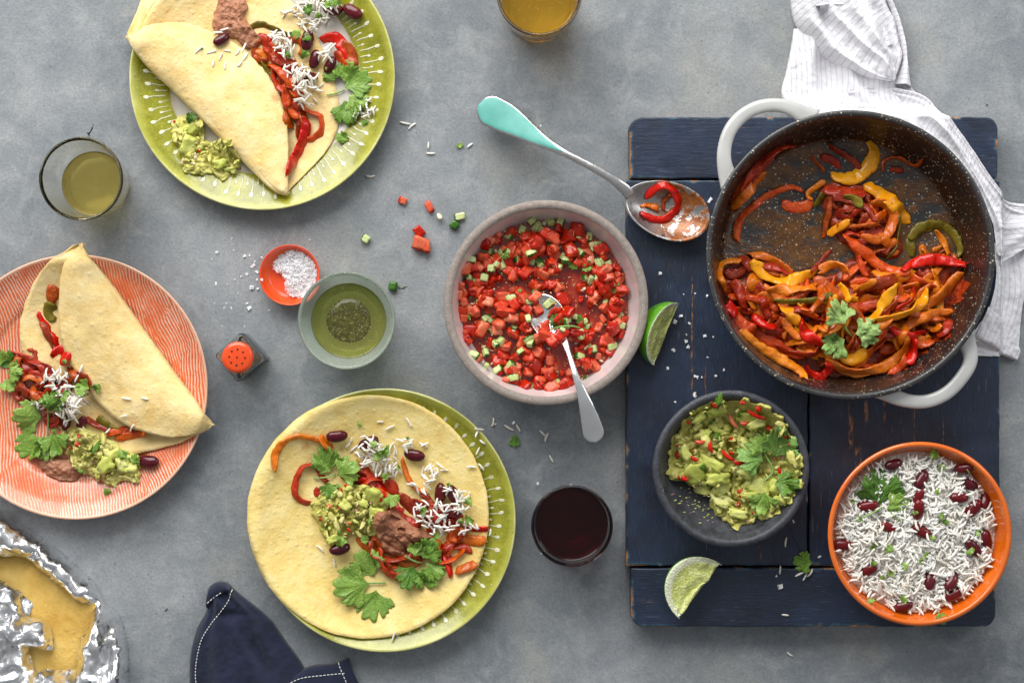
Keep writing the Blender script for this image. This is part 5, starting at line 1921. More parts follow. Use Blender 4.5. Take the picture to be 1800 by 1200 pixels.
st([(432, 42), (455, 38), (490, 52), (512, 66)], 13, 'olive', 'glossy olive pepper strip beside the brown bean paste on the top taco', GT)
st([(450, 55), (472, 80), (492, 120), (512, 165), (530, 200)], 22, 'red', 'long red pepper strip down the middle of the top taco', GT)
st([(470, 60), (490, 95), (510, 130), (525, 160)], 16, 'red_bright', 'bright red pepper strip under the rice on the top taco', GT)
st([(443, 82), (458, 92), (460, 110)], 14, 'orange', 'short orange pepper piece by the fold of the top taco', GT)
st([(455, 100), (475, 125), (490, 150)], 12, 'olive', 'olive pepper strip tucked against the fold of the top taco', GT)
st([(480, 120), (505, 160), (525, 195), (530, 225)], 20, 'red_orange', 'broad red orange strip along the fold of the top taco', GT)
st([(505, 190), (525, 215), (520, 240)], 16, 'dark', 'dark onion piece in the lower filling of the top taco', GT, name='onion_strand', cat='onion strand')
st([(500, 170), (535, 190), (560, 200), (562, 225), (545, 240), (528, 242)], 14, 'red_orange', 'curled red strip at the lower end of the top taco', GT)
st([(530, 205), (535, 225), (522, 260), (510, 285), (504, 310)], 18, 'red_bright', 'tapering bright red strip pointing to the lower corner of the top taco', GT)
st([(560, 65), (585, 62), (605, 80), (612, 110)], 22, 'red_bright', 'bright red pepper chunk right of the rice on the top taco', GT)
st([(600, 68), (612, 85), (618, 115)], 18, 'brown', 'browned pepper flake at the right edge of the top taco', GT)
st([(585, 85), (600, 110), (610, 130)], 20, 'red_orange', 'red orange pepper piece above the coriander on the top taco', GT)
filler([(448, 50), (500, 70), (530, 130), (552, 190), (548, 240), (505, 250), (490, 170), (460, 110)], 22, ['dark', 'red', 'brown', 'red_orange', 'red'], (9, 16), (40, 80), 'soft cooked pepper strip tangled in the filling of the top taco', GT, 50, 'pepper_strip', 'pepper strip', seed=32)
V, F, c = blob([(368, 38), (372, 10), (385, -15), (420, -12), (432, 5), (425, 22), (440, 45), (452, 62), (447, 76), (428, 82), (412, 66), (395, 60), (375, 55)], 16, MAT['refried'], .32, 14, 7, 50, n=140, ring=40)
tag(add('refried_beans', V, F, MAT['refried']), 'spoonful of brown refried beans on the top taco', 'refried beans', 'refried bean spoonfuls')
bean(390, 70, 35, 'dark kidney bean below the brown paste on the top taco flap', 'kidney beans on the top taco', 0, .95)
bean(586, 17, -8, 'left of two dark beans at the upper right of the top plate', 'kidney beans on the top taco', 0, 1.1)
bean(621, 21, -32, 'right of two dark beans at the upper right of the top plate', 'kidney beans on the top taco', 1, 1.1)
bean(553, 105, 75, 'upright dark bean among the rice of the top taco', 'kidney beans on the top taco', 0, 1.0)
bean(540, 72, 80, 'dark bean under the green leaf on the top taco', 'kidney beans on the top taco', 1, 1.1)
bean(580, 115, 60, 'dark bean between rice and coriander on the top taco', 'kidney beans on the top taco', 1, .95)
bean(545, 135, -10, 'dark bean half under rice in the middle of the top taco', 'kidney beans on the top taco', 0, .9)
G1 = 'white rice grain among the fillings of the top taco'
rice_cluster(((560, 8, 40, 20, 34, 0), (555, 40, 28, 16, 20, 0), (500, 85, 26, 14, 24, -.6), (490, 62, 20, 8, 8, 0), (540, 150, 26, 22, 34, 0), (520, 125, 22, 14, 18, 0), (575, 95, 20, 14, 12, 0), (535, 180, 22, 8, 9, 0), (520, 20, 26, 10, 10, 0), (640, 195, 24, 20, 14, 0)), 48, G1, 'rice on the top taco', 'lower white rice grains heaped on the top taco')
for x, y, d in ((395, 53, 20), (400, 90, -10), (418, 92, 60), (388, 100, 70), (372, 92, 20), (430, 85, 70), (432, 100, 60), (375, 112, 80), (396, 116, 88), (422, 112, 60), (383, 58, 0), (350, 88, 40)):
    grain(x, y, math.radians(d), 'loose white grain lying on the upper flap of the top taco', 'grains on the top taco flap')
for x, y, L, m in ((540, 65, 22, 'leaf_dark'), (520, 60, 20, 'leaf'), (545, 20, 20, 'leaf_dark'), (575, 8, 18, 'leaf'), (590, 2, 24, 'leaf'), (538, 95, 22, 'leaf'), (505, 97, 14, 'leaf_dark'), (560, 30, 14, 'leaf'), (640, 215, 14, 'leaf_dark'), (355, 86, 7, 'leaf')):
    herb_bit(x, y, L, 'small green coriander bit among the rice on the top plate', 'coriander bits on the top taco', m)
herb_bit(604, 243, 30, 'single coriander leaf lying alone on the right rim of the top plate', None, 'leaf', 60)
sprig(610, 160, 'large coriander sprig on the right side of the top plate', [(600, 160, 30, 58), (604, 152, 75, 46), (608, 165, -35, 46), (604, 170, -75, 52), (590, 150, 110, 34)], [(575, 168), (590, 165), (606, 158)], rise=5)
guac('guacamole_portion', 'chunky guacamole heap beside the folded tortilla on the top plate', [(303, 215), (318, 202), (345, 205), (358, 222), (355, 238), (372, 250), (398, 248), (412, 262), (424, 288), (410, 300), (392, 318), (372, 305), (345, 308), (320, 298), (318, 268), (304, 245)], 12, 70, 28, 31, .9, big=3)
herb_bit(338, 208, 22, 'dark herb leaf at the top of the small guacamole heap', None, 'leaf_dark')

# ------------------------------------------------------------------ toppings of the left taco
GL = 'fillings of the left taco'
st([(92, 500), (86, 515), (90, 530)], 20, 'brown', 'dark browned onion piece at the top opening of the left taco', GL, name='onion_piece', cat='onion piece')
st([(80, 530), (80, 548), (90, 560)], 24, 'olive', 'glossy olive pepper disc in the opening of the left taco', GL)
st([(58, 548), (72, 570), (88, 595), (98, 612)], 16, 'red_bright', 'bright red pepper strip pointing up from the left taco', GL)
st([(66, 565), (76, 590), (84, 615)], 12, 'dark', 'dark strip beside the bright red pepper in the left taco', GL)
st([(8, 618), (35, 632), (60, 645), (85, 662)], 18, 'red', 'long red strip reaching left over the orange plate rim', GL)
st([(15, 640), (45, 652), (80, 668), (110, 690)], 20, 'dark', 'dark red onion strand spilling left from the left taco', GL, name='onion_strand', cat='onion strand')
st([(38, 655), (70, 672), (100, 700)], 22, 'red', 'broad red strip in the spilled filling of the left taco', GL)
st([(20, 705), (40, 695), (70, 690), (95, 700)], 20, 'dark', 'dark onion strand lowest in the spilled filling of the left taco', GL, name='onion_strand', cat='onion strand')
st([(30, 690), (60, 700), (95, 712)], 16, 'brown', 'browned strip in the spilled filling of the left taco', GL)
st([(60, 640), (80, 655), (85, 685)], 24, 'red', 'crumpled red piece in the spilled filling of the left taco', GL)
st([(82, 628), (100, 620), (118, 635)], 26, 'red_bright', 'round bright red pepper piece at the fold of the left taco', GL)
st([(140, 735), (165, 745), (190, 755)], 20, 'dark', 'dark piece under the flap of the left taco', GL)
st([(165, 735), (185, 752), (205, 765)], 18, 'olive', 'olive piece under the flap of the left taco', GL)
st([(180, 765), (205, 758), (225, 755)], 12, 'red_orange', 'red strip peeping from under the flap of the left taco', GL)
st([(195, 772), (220, 768), (252, 762)], 13, 'red_orange', 'orange red strip at the lower opening of the left taco', GL)
filler([(10, 610), (60, 635), (118, 650), (150, 730), (110, 745), (60, 725), (20, 700), (35, 660)], 24, ['dark', 'red', 'brown', 'dark', 'red'], (9, 16), (40, 80), 'soft cooked pepper strip tangled in the spilled filling of the left taco', GL, 50, 'pepper_strip', 'pepper strip', seed=31)
V, F, c = blob([(58, 812), (68, 800), (95, 805), (125, 810), (138, 825), (135, 842), (112, 848), (88, 842), (68, 828)], 15, MAT['refried'], .32, 14, 8, 40, n=130, ring=36)
tag(add('refried_beans', V, F, MAT['refried']), 'spoonful of brown refried beans on the orange plate', 'refried beans', 'refried bean spoonfuls')
bean(262, 809, -3, 'dark kidney bean alone at the lower right of the orange plate', 'kidney beans on the left taco', 0, 1.2)
bean(117, 742, 80, 'dark bean under the rice of the left taco', 'kidney beans on the left taco', 0, .9)
bean(145, 742, 60, 'small dark bean right below the rice of the left taco', 'kidney beans on the left taco', 1, .8)
G2 = 'white rice grain heaped at the opening of the left taco'
rice_cluster(((100, 665, 24, 22, 24, 0), (125, 702, 28, 26, 46, .7), (120, 725, 22, 18, 22, 0), (150, 765, 22, 12, 9, 0), (70, 712, 10, 16, 5, 0)), 36, G2, 'rice on the left taco', 'lower white rice grains heaped on the left taco')
for x, y, d in ((143, 648, 70), (135, 665, 60), (218, 731, 15), (222, 700, -10), (255, 700, -15), (232, 752, 60), (190, 757, 45)):
    grain(x, y, math.radians(d), 'loose white grain lying on the flap of the left taco', 'grains on the left taco flap')
guac('guacamole_portion', 'chunky guacamole heap at the lower edge of the orange plate', [(98, 770), (112, 755), (140, 752), (170, 765), (198, 775), (212, 790), (235, 800), (244, 825), (240, 848), (220, 845), (195, 855), (165, 842), (135, 828), (118, 800)], 15, 85, 34, 33, .9, big=5)
sprig(10, 650, 'coriander leaf hanging over the left end of the left taco', [(2, 652, 60, 40, 'leaf_dark'), (10, 655, 5, 34), (4, 650, 110, 40), (8, 662, 300, 30)], None)
sprig(60, 740, 'large coriander sprig on the left of the orange plate', [(85, 735, 170, 60), (92, 728, 70, 44), (78, 762, 215, 58), (88, 765, 255, 44), (96, 750, 280, 50)], [(92, 705), (88, 735), (84, 765), (80, 790)], rise=5)
herb_bit(150, 681, 30, 'curled green leaf strip lying on the flap of the left taco', None, 'leaf', 80)
herb_bit(172, 682, 20, 'dark leaf scrap lying on the flap of the left taco', None, 'leaf_dark', 80)
for x, y, L in ((115, 635, 12), (118, 690, 16), (112, 700, 14), (100, 755, 14), (190, 862, 16), (218, 800, 24), (236, 808, 22)):
    herb_bit(x, y, L, 'green coriander bit among the spilled filling on the orange plate', 'coriander bits on the left taco', 'leaf')

# ------------------------------------------------------------------ toppings of the open tortilla
GO = 'fillings of the open tortilla'
st([(483, 830), (482, 805), (495, 780), (520, 768), (550, 772), (572, 782)], 12, 'orange', 'long curved orange strip at the upper left of the open tortilla', GO)
st([(562, 765), (570, 780), (582, 790)], 16, 'orange', 'short orange piece beside the topmost bean of the open tortilla', GO)
st([(552, 818), (530, 822), (518, 845), (515, 870), (528, 884), (548, 886)], 13, 'red', 'hooked red strip at the left of the open tortilla', GO)
st([(552, 860), (556, 875)], 10, 'red', 'tiny red scrap inside the hook on the open tortilla', GO)
st([(550, 812), (560, 835), (572, 850)], 12, 'dark', 'dark strip under the coriander on the open tortilla', GO)
st([(595, 830), (625, 845), (650, 860)], 24, 'dark', 'dark onion heap in the middle of the open tortilla', GO)
st([(600, 820), (640, 838), (670, 848), (700, 868)], 20, 'red', 'long red strip across the middle of the open tortilla', GO)
st([(630, 845), (665, 860), (690, 885), (705, 905)], 20, 'red_bright', 'bright red strip in the centre of the open tortilla', GO)
st([(706, 805), (712, 835), (730, 860), (750, 870)], 12, 'orange', 'thin orange strip under the rice of the open tortilla', GO)
st([(700, 870), (720, 895), (750, 915), (770, 930)], 20, 'dark', 'dark strip right of centre on the open tortilla', GO)
st([(770, 905), (800, 940), (830, 952), (856, 950)], 18, 'orange', 'orange strip at the right edge of the open tortilla', GO)
st([(815, 928), (838, 932), (858, 930)], 14, 'red_bright', 'short bright red strip at the right edge of the open tortilla', GO)
st([(782, 955), (785, 985), (792, 1018)], 16, 'red_bright', 'upright bright red strip at the lower right of the open tortilla', GO)
st([(785, 965), (810, 962), (830, 972)], 12, 'red', 'small curled red strip at the lower right of the open tortilla', GO)
st([(800, 1008), (815, 1000), (838, 992)], 18, 'brown', 'ragged brown strip at the lower right of the open tortilla', GO)
st([(625, 945), (650, 975), (675, 1000), (700, 1012)], 18, 'orange', 'orange strip below the bean paste of the open tortilla', GO)
st([(640, 950), (670, 985), (700, 1000), (720, 1000)], 16, 'brown', 'browned strip below the bean paste of the open tortilla', GO)
st([(660, 985), (690, 1010), (715, 1022)], 18, 'dark', 'dark onion strand lowest on the open tortilla', GO, name='onion_strand', cat='onion strand')
st([(760, 940), (770, 965), (775, 990)], 14, 'dark', 'dark strip beside the dark coriander of the open tortilla', GO)
st([(720, 880), (745, 890), (775, 900), (800, 925)], 16, 'red', 'red strip under the three beans of the open tortilla', GO)
filler([(575, 800), (700, 850), (830, 930), (840, 960), (780, 1000), (700, 1015), (640, 970), (600, 870)], 36, ['dark', 'red', 'brown', 'orange', 'red_orange', 'red'], (9, 16), (44, 95), 'soft cooked pepper strip tangled in the filling of the open tortilla', GO, 50, 'pepper_strip', 'pepper strip', seed=33)
guac('guacamole_portion', 'chunky guacamole heap left of centre on the open tortilla', [(545, 890), (560, 872), (585, 858), (610, 852), (650, 855), (678, 880), (675, 915), (655, 942), (622, 940), (600, 952), (575, 960), (560, 935), (548, 915)], 18, 85, 40, 35, .9, big=5)
V, F, c = blob([(655, 915), (672, 898), (695, 903), (722, 925), (745, 935), (758, 948), (740, 952), (722, 965), (705, 978), (685, 976), (665, 955)], 15, MAT['refried'], .35, 15, 9, 60, n=140, ring=40)
tag(add('refried_beans', V, F, MAT['refried']), 'spoonful of brown refried beans on the open tortilla', 'refried beans', 'refried bean spoonfuls')
for x, y, d, k, lb in ((593, 765, 5, 0, 'topmost left dark bean at the end of the orange strip on the open tortilla'), (648, 777, 25, 1, 'dark bean with a leaf scrap above the rice on the open tortilla'), (729, 798, -12, 0, 'dark bean right of the rice on the open tortilla'),
                       (773, 866, 85, 2, 'left of three grouped beans on the open tortilla'), (799, 868, -60, 0, 'upper right of three grouped beans on the open tortilla'), (795, 896, -25, 2, 'lowest of three grouped beans on the open tortilla'),
                       (598, 962, 12, 0, 'dark bean under the guacamole on the open tortilla')):
    bean(x, y, d, lb, 'kidney beans on the open tortilla', k, 1.1)
G3 = 'white rice grain among the toppings of the open tortilla'
rice_cluster(((662, 800, 38, 22, 44, .2), (640, 780, 30, 14, 12, 0), (680, 825, 24, 14, 18, 0), (720, 780, 28, 10, 10, 0), (765, 830, 26, 18, 16, 0), (800, 880, 30, 24, 24, 0), (755, 900, 28, 22, 24, 0), (770, 925, 26, 16, 16, 0), (815, 925, 26, 14, 12, 0), (740, 850, 20, 16, 6, 0), (845, 770, 8, 30, 3, 0)), 50, G3, 'rice on the open tortilla', 'lower white rice grains heaped on the open tortilla')
for x, y, d, lb in ((668, 741, 0, 'topmost loose grain on the open tortilla'), (719, 742, -60, 'loose grain at the upper right of the open tortilla'), (685, 751, 25, 'second loose grain near the top of the open tortilla'), (563, 963, -40, 'pale loose grain left below the guacamole'),
                    (588, 988, -80, 'pale loose grain above the large coriander leaf'), (828, 820, 0, 'loose grain at the right edge of the open tortilla'), (692, 1117, 70, 'loose grain on the lower edge of the open tortilla'), (862, 935, 80, 'loose grain hanging over the right edge of the open tortilla'),
                    (840, 792, 65, 'upper loose grain on the right rim of the lower green plate'), (846, 820, -50, 'lower loose grain on the right rim of the lower green plate')):
    grain(x, y, math.radians(d), lb, 'loose grains on the open tortilla')
sprig(590, 815, 'bright coriander sprig at the upper left of the open tortilla', [(580, 835, 100, 52), (588, 838, 30, 50), (578, 842, 275, 34), (584, 832, 130, 30)], [(552, 840), (575, 838), (590, 832)], rise=5)
sprig(650, 1020, 'large three lobed coriander leaf on the bare lower part of the open tortilla', [(662, 1020, 120, 62), (660, 1024, 185, 74), (664, 1026, 258, 66)], [(605, 1028), (640, 1024), (678, 1023)], rise=2)
sprig(745, 990, 'dark coriander sprig below the bean paste on the open tortilla', [(738, 985, 50, 48, 'leaf_dark'), (728, 985, 255, 52, 'leaf_dark'), (738, 990, 300, 48, 'leaf_dark'), (745, 985, 320, 44, 'leaf'), (728, 980, 70, 30, 'leaf')], [(712, 975), (730, 985), (745, 990)], rise=5)
herb_bit(631, 746, 12, 'tiny green bit near the top of the open tortilla', None, 'leaf')
herb_bit(688, 875, 28, 'round green leaf right of the guacamole heap', None, 'leaf', 200)
herb_bit(600, 952, 26, 'green leaf scrap below the guacamole on the open tortilla', None, 'leaf', 20)
herb_bit(655, 780, 16, 'green leaf scrap lying over the dark bean', None, 'leaf')
for x, y, L in ((680, 792, 24), (662, 800, 20), (678, 838, 16), (745, 898, 16), (822, 880, 18), (825, 910, 20), (812, 915, 14), (768, 940, 14), (640, 948, 18), (718, 770, 8), (790, 850, 10), (700, 820, 10)):
    herb_bit(x, y, L, 'green coriander bit among the rice of the open tortilla', 'coriander bits on the open tortilla', 'leaf')

# ------------------------------------------------------------------ salt, limes, scraps on the table and board
V, F, c = blob([(478, 470), (490, 448), (520, 440), (545, 455), (556, 478), (550, 505), (535, 522), (512, 522), (500, 508), (498, 488)], 9, MAT['salt'], .5, 7, 12, 20, n=80, ring=20)
heap = thing('salt_heap', 'white heap of flaky salt in the little orange dish', 'salt', (c[:, 0].mean(), c[:, 1].mean(), float(V[:, 2].min())))
heap['kind'] = 'stuff'
add('salt_core', V, F, MAT['salt'], heap)['kind'] = 'stuff'
fl = np.array([[0, 0, 0], [1, .1, 0], [.9, .9, 0], [.1, .8, 0], [.2, .15, .35], [.85, .25, .4], [.75, .8, .3], [.25, .65, .4]]) - [.5, .5, 0]
flF = [(0, 3, 2, 1), (4, 5, 6, 7), (0, 1, 5, 4), (1, 2, 6, 5), (2, 3, 7, 6), (3, 0, 4, 7)]
parts = []
rs = np.random.RandomState(77)
cc = c.mean(0) + (c - c.mean(0)) * 1.02
lo, hi = cc.min(0), cc.max(0)
while len(parts) < 800:
    x, y = lo + rs.rand(2) * (hi - lo)
    if inpoly(np.array([x]), np.array([y]), cc)[0]:
        s_ = 1.3 + 2.6 * rs.rand() ** 1.5
        parts.append(((fl * s_) @ rotm(.7 * rs.randn(), .7 * rs.randn(), rs.rand() * 6.28).T + [x, y, HM.get(x, y, 2) - .4], flF, 0))
V, F, fm = join(parts)
tag(add('salt_flakes', V, F, MAT['salt'], heap, smooth=False), kind='stuff')
FLK = [mesh('salt_flake', fl * np.array(s_), flF, MAT['salt'], False) for s_ in ((6, 5, 5), (7, 4, 4), (4.5, 4.5, 6))]


def flake(px, py, sc, lab, grp):
    x, y, _z = PH(px, py, 2)
    z = HM.get(x, y, 2)
    if z > BZ + 6:
        return None
    o = place('salt_flake', FLK[rs.randint(3)], (x, y, z - .2), (.25 * rs.randn(), .25 * rs.randn(), rs.rand() * 6.28), sc)
    tag(o, lab, 'salt flake', grp)


for x, y, s_ in ((407, 420, .9), (381, 444, 1.3), (411, 440, .6), (431, 450, 1.3), (439, 449, .8), (445, 468, 1.6), (434, 482, 1.1), (424, 486, .8), (452, 478, 1.2), (380, 499, 1.1), (442, 506, 1.9), (453, 508, 1.2), (438, 541, 1.7), (434, 533, .9),
                 (407, 542, .8), (394, 541, .6), (473, 545, .7), (545, 422, .7), (430, 574, .6), (413, 492, .7), (461, 492, 1.2), (461, 453, 1.0), (372, 455, .5), (398, 533, .5), (391, 573, .4), (377, 533, .4), (418, 515, .5), (400, 500, .5), (452, 492, 1.0), (448, 460, .7)):
    flake(x, y, s_, 'clear salt flake scattered on the grey table left of the salt dish', 'salt flakes left of the dish')
for x, y, s_ in ((1248, 353, 1.8), (1253, 362, 1.0), (1161, 481, 1.5), (1243, 520, 1.2), (1222, 516, .7), (1197, 555, 1.3), (1187, 566, 1.8), (1212, 568, 1.0), (1239, 590, 1.2), (1206, 600, 1.5), (1210, 610, 1.5), (1184, 615, 1.6), (1254, 592, .8), (1174, 647, 1.2), (1224, 662, 1.5),
                 (1244, 628, .7), (1258, 661, 1.2), (1273, 650, .9), (1234, 663, .8), (1221, 694, 1.6), (1226, 665, .6), (1207, 588, .7), (1318, 590, 1.6), (1202, 517, .5)):
    flake(x, y, s_, 'white salt flake on the navy board around the upright lime wedge', 'salt flakes on the board')
for x, y, s_ in ((1372, 1031, 2.3), (1365, 1012, .8), (1187, 706, .8), (1222, 695, 1.2), (1395, 916, 1.0), (1440, 978, 1.1), (870, 745, 1.0), (903, 743, 1.2), (945, 850, 1.3), (1003, 852, .8), (952, 972, .9), (864, 1027, .4), (950, 222, .9)):
    flake(x, y, s_, 'lone white salt flake on the table or board below the stone bowl', 'stray salt flakes')

LOOSE = [(712, 217, -12, 'left of two touching rice grains right of the top plate'), (724, 222, 40, 'right of two touching rice grains right of the top plate'), (753, 256, 88, 'upright rice grain above a lying one left of the turquoise spoon'),
         (757, 270, 0, 'lying rice grain below an upright one left of the turquoise spoon'), (826, 256, 38, 'rice grain beside a green leaf scrap left of the turquoise spoon'), (651, 310, -2, 'single rice grain just below the right rim of the top plate'),
         (867, 742, 80, 'upright rice grain above the lower green plate'), (895, 752, -30, 'tilted rice grain left of another above the lower green plate'), (911, 752, -60, 'steep rice grain beside a tilted one below the salsa bowl'),
         (955, 762, -40, 'rice grain below the salsa bowl left of the small spoon end'), (960, 768, 70, 'rice grain crossing another below the salsa bowl'), (969, 806, -60, 'rice grain alone above the wine glass'),
         (1381, 952, 82, 'rice grain on the board right below the stone bowl'), (1371, 1001, 85, 'rice grain across the seam of the board'), (1380, 1080, -5, 'rice grain at the lower edge of the board'),
         (1388, 1149, -35, 'rice grain on the table below the board'), (1406, 1008, 25, 'left rice grain under the green scrap on the board'), (1415, 1013, 60, 'middle rice grain under the green scrap on the board'), (1424, 1006, 55, 'right rice grain under the green scrap on the board')]
for x, y, d, lb in LOOSE:
    grain(x, y, math.radians(d), lb, 'rice grains strayed on table and board')
chunk(CUC, 'cucumber_piece', 643, 420, 'lone pale cucumber cube on the table below the top plate', 'cucumber piece', None, 1.05, tip=.05, k=0)
chunk(CUC, 'cucumber_piece', 808, 381, 'pale cucumber cube touching a dark one on the table', 'cucumber piece', None, 1.1, tip=.05, k=1)
chunk([dice_mesh('cucumber_piece', 9, [MAT['cucumber_skin']], (7.5, 7, 6), p=8)], 'cucumber_piece', 799, 396, 'dark green cucumber cube above the salsa bowl on the table', 'cucumber piece', None, 1.1, tip=.05)
chunk([dice_mesh('cucumber_piece', 5, [MAT['cucumber_skin']], (7.5, 8, 6), p=6)], 'cucumber_piece', 691, 503, 'dark green cucumber piece right of the glass bowl', 'cucumber piece', None, 1.1, tip=.05)
strip([(696, 503), (705, 504), (711, 501)], 3, MAT['cucumber_skin'], 'thin green stalk bit right of the dark cucumber piece', None, thick=1.2, name='herb_stalk', cat='herb')
chunk(TOM, 'tomato_piece', 708, 353, 'small pale pink tomato crumb below the top plate', 'tomato piece', None, .8, tip=.2, k=3)
chunk(TOM, 'tomato_piece', 755, 364, 'small salmon coloured tomato crumb beside the onion bit', 'tomato piece', None, .85, tip=.2, k=6)
chunk(ONI, 'onion_piece', 773, 381, 'small cream onion bit on the table above the salsa bowl', 'onion piece', None, 1.7, tip=.2, k=0)
chunk(TOM, 'tomato_piece', 742, 430, 'lower juicy red tomato piece on the table left of the salsa bowl', 'tomato piece', None, 1.45, tip=.1, k=1, hgt=12)
chunk(TOM, 'tomato_piece', 737, 407, 'upper small red tomato scrap on the table left of the salsa bowl', 'tomato piece', None, .9, tip=.2, k=2)
herb_bit(808, 257, 14, 'small green leaf scrap beside a rice grain left of the turquoise spoon', None, 'leaf', 20)
herb_bit(904, 778, 26, 'dark coriander scrap on the table above the lower green plate', None, 'leaf_dark', 0)
herb_bit(1415, 987, 38, 'green coriander scrap on the lower part of the navy board', None, 'leaf_dark', 80)

# limes
Mx = Mat('lime_skin', rough=.35, coat=.3, coat_rough=.2)
Mx.set(color=Mx.ramp(Mx.noise(24, 4, .6), [(.3, lin(58, 124, 12)), (.6, lin(96, 158, 24)), (.8, lin(140, 186, 52))]), normal=chain_bump(Mx, [(Mx.voro(3.2), .6), (Mx.noise(12, 3, .5), .8)]))
MAT['lime_skin'] = Mx.m


def m_lime_flesh(rad, name):
    M = Mat(name, rough=.25, coat=.5, coat_rough=.15, sss=.2, sss_scale=.003, sss_rad=(.8, 1, .4))
    M.co
    ln = M.node('ShaderNodeVectorMath', [M.raw], out=1, operation='LENGTH')
    rind = M.step(ln, rad * .84, rad * .90)
    pulp = M.ramp(M.noise(7, 5, .7), [(.3, lin(162, 178, 66)), (.5, lin(204, 212, 118)), (.7, lin(230, 232, 176))])
    M.set(color=M.mix(rind, pulp, lin(226, 230, 190)), normal=chain_bump(M, [(M.noise(7, 4, .7), 2.5), (M.voro(4), 1.0)]))
    return M.m


def lime(label, px, py, z, Rr, span, rot, squash=.92, seed=1, torn=0.0):
    """a wedge of lime: skin lune and two cut faces meeting along the core (local x axis)"""
    x0, y0, _z = P(px, py, z)
    t = thing('lime_wedge', label, 'lime', (x0, y0, z), 'lime wedges')
    n, m = 34, 16
    M = rotm(*rot)
    Vs = []
    for i in range(n):
        a = math.pi * i / (n - 1)
        for j in range(m):
            f = -span / 2 + span * j / (m - 1)
            Vs.append((Rr * math.cos(a), Rr * squash * math.sin(a) * math.cos(f), Rr * squash * math.sin(a) * math.sin(f)))
    o = add('skin', np.array(Vs) @ M.T + [x0, y0, z], grid_faces(n, m), MAT['lime_skin'], t, origin=(x0, y0, z))
    fmat = m_lime_flesh(Rr, 'lime_flesh')
    for sgn in (-1, 1):
        f = sgn * span / 2
        V = []
        for i in range(n):
            a = math.pi * i / (n - 1)
            for j in range(13):
                q = j / 12
                rr = Rr * math.sin(a) * squash * q
                dent = -torn * (1 - q) * (.6 + vn(i / 3.0, j / 2.0, 0, seed)) * math.sin(a) * (1 if q < .86 else 0)
                pul = .9 * vn(i / 2.0, j / 1.5, 5, seed) * (1 if 0 < q < .86 else 0)
                nrm = np.array([0, -math.sin(f), math.cos(f)]) * sgn
                V.append(np.array([Rr * math.cos(a), rr * math.cos(f) + (1 - q) * torn * .35, rr * math.sin(f)]) + nrm * (dent + pul))
        F = grid_faces(n, 13)
        if sgn > 0:
            F = [g[::-1] for g in F]
        add('flesh', np.array(V) @ M.T + [x0, y0, z], F, fmat, t, origin=(x0, y0, z), solid=.6)
    return t


# first: skin to the left, cut face up and right
lime('lime wedge resting skin side left between salsa bowl and pan', 1172, 588, BZ + 24, 57, 1.25, (math.radians(16), 0, math.radians(68)), seed=2, torn=3)
lime('squeezed lime wedge lying flesh side up on the foot of the board', 1232, 1040, BZ + 48, 58, 1.25, (math.radians(-30), 0, math.radians(52)), squash=1.12, seed=5, torn=9)

# a few dark specks and stalks on the table
for pts, lab in (([(152, 212), (147, 222), (141, 230)], 'dark wisp of thread above the left tumbler'), ([(283, 1078), (279, 1083)], 'tiny dark speck left of the blue napkin'), ([(1750, 177), (1751, 178)], 'tiny dark speck on the table right of the white cloth')):
    strip(pts, 2.2, MAT['hole'], lab, None, thick=.5, name='dark_speck', cat='speck')


# ------------------------------------------------------------------ cloths
GROUND = HM.blur(0)
base0 = np.zeros_like(HM.a)
bx0, by1, _z = P(1101, 206, BZ)
bx1, by0, _z = P(1757, 1101, BZ)
base0[(HM.X > bx0) & (HM.X < bx1) & (HM.Y > by0) & (HM.Y < by1)] = BZ
for _ in range(60):
    base0 = np.maximum((base0 + np.roll(base0, 1, 0) + np.roll(base0, -1, 0) + np.roll(base0, 1, 1) + np.roll(base0, -1, 1)) / 5, np.where(base0 >= BZ - .01, BZ, 0))


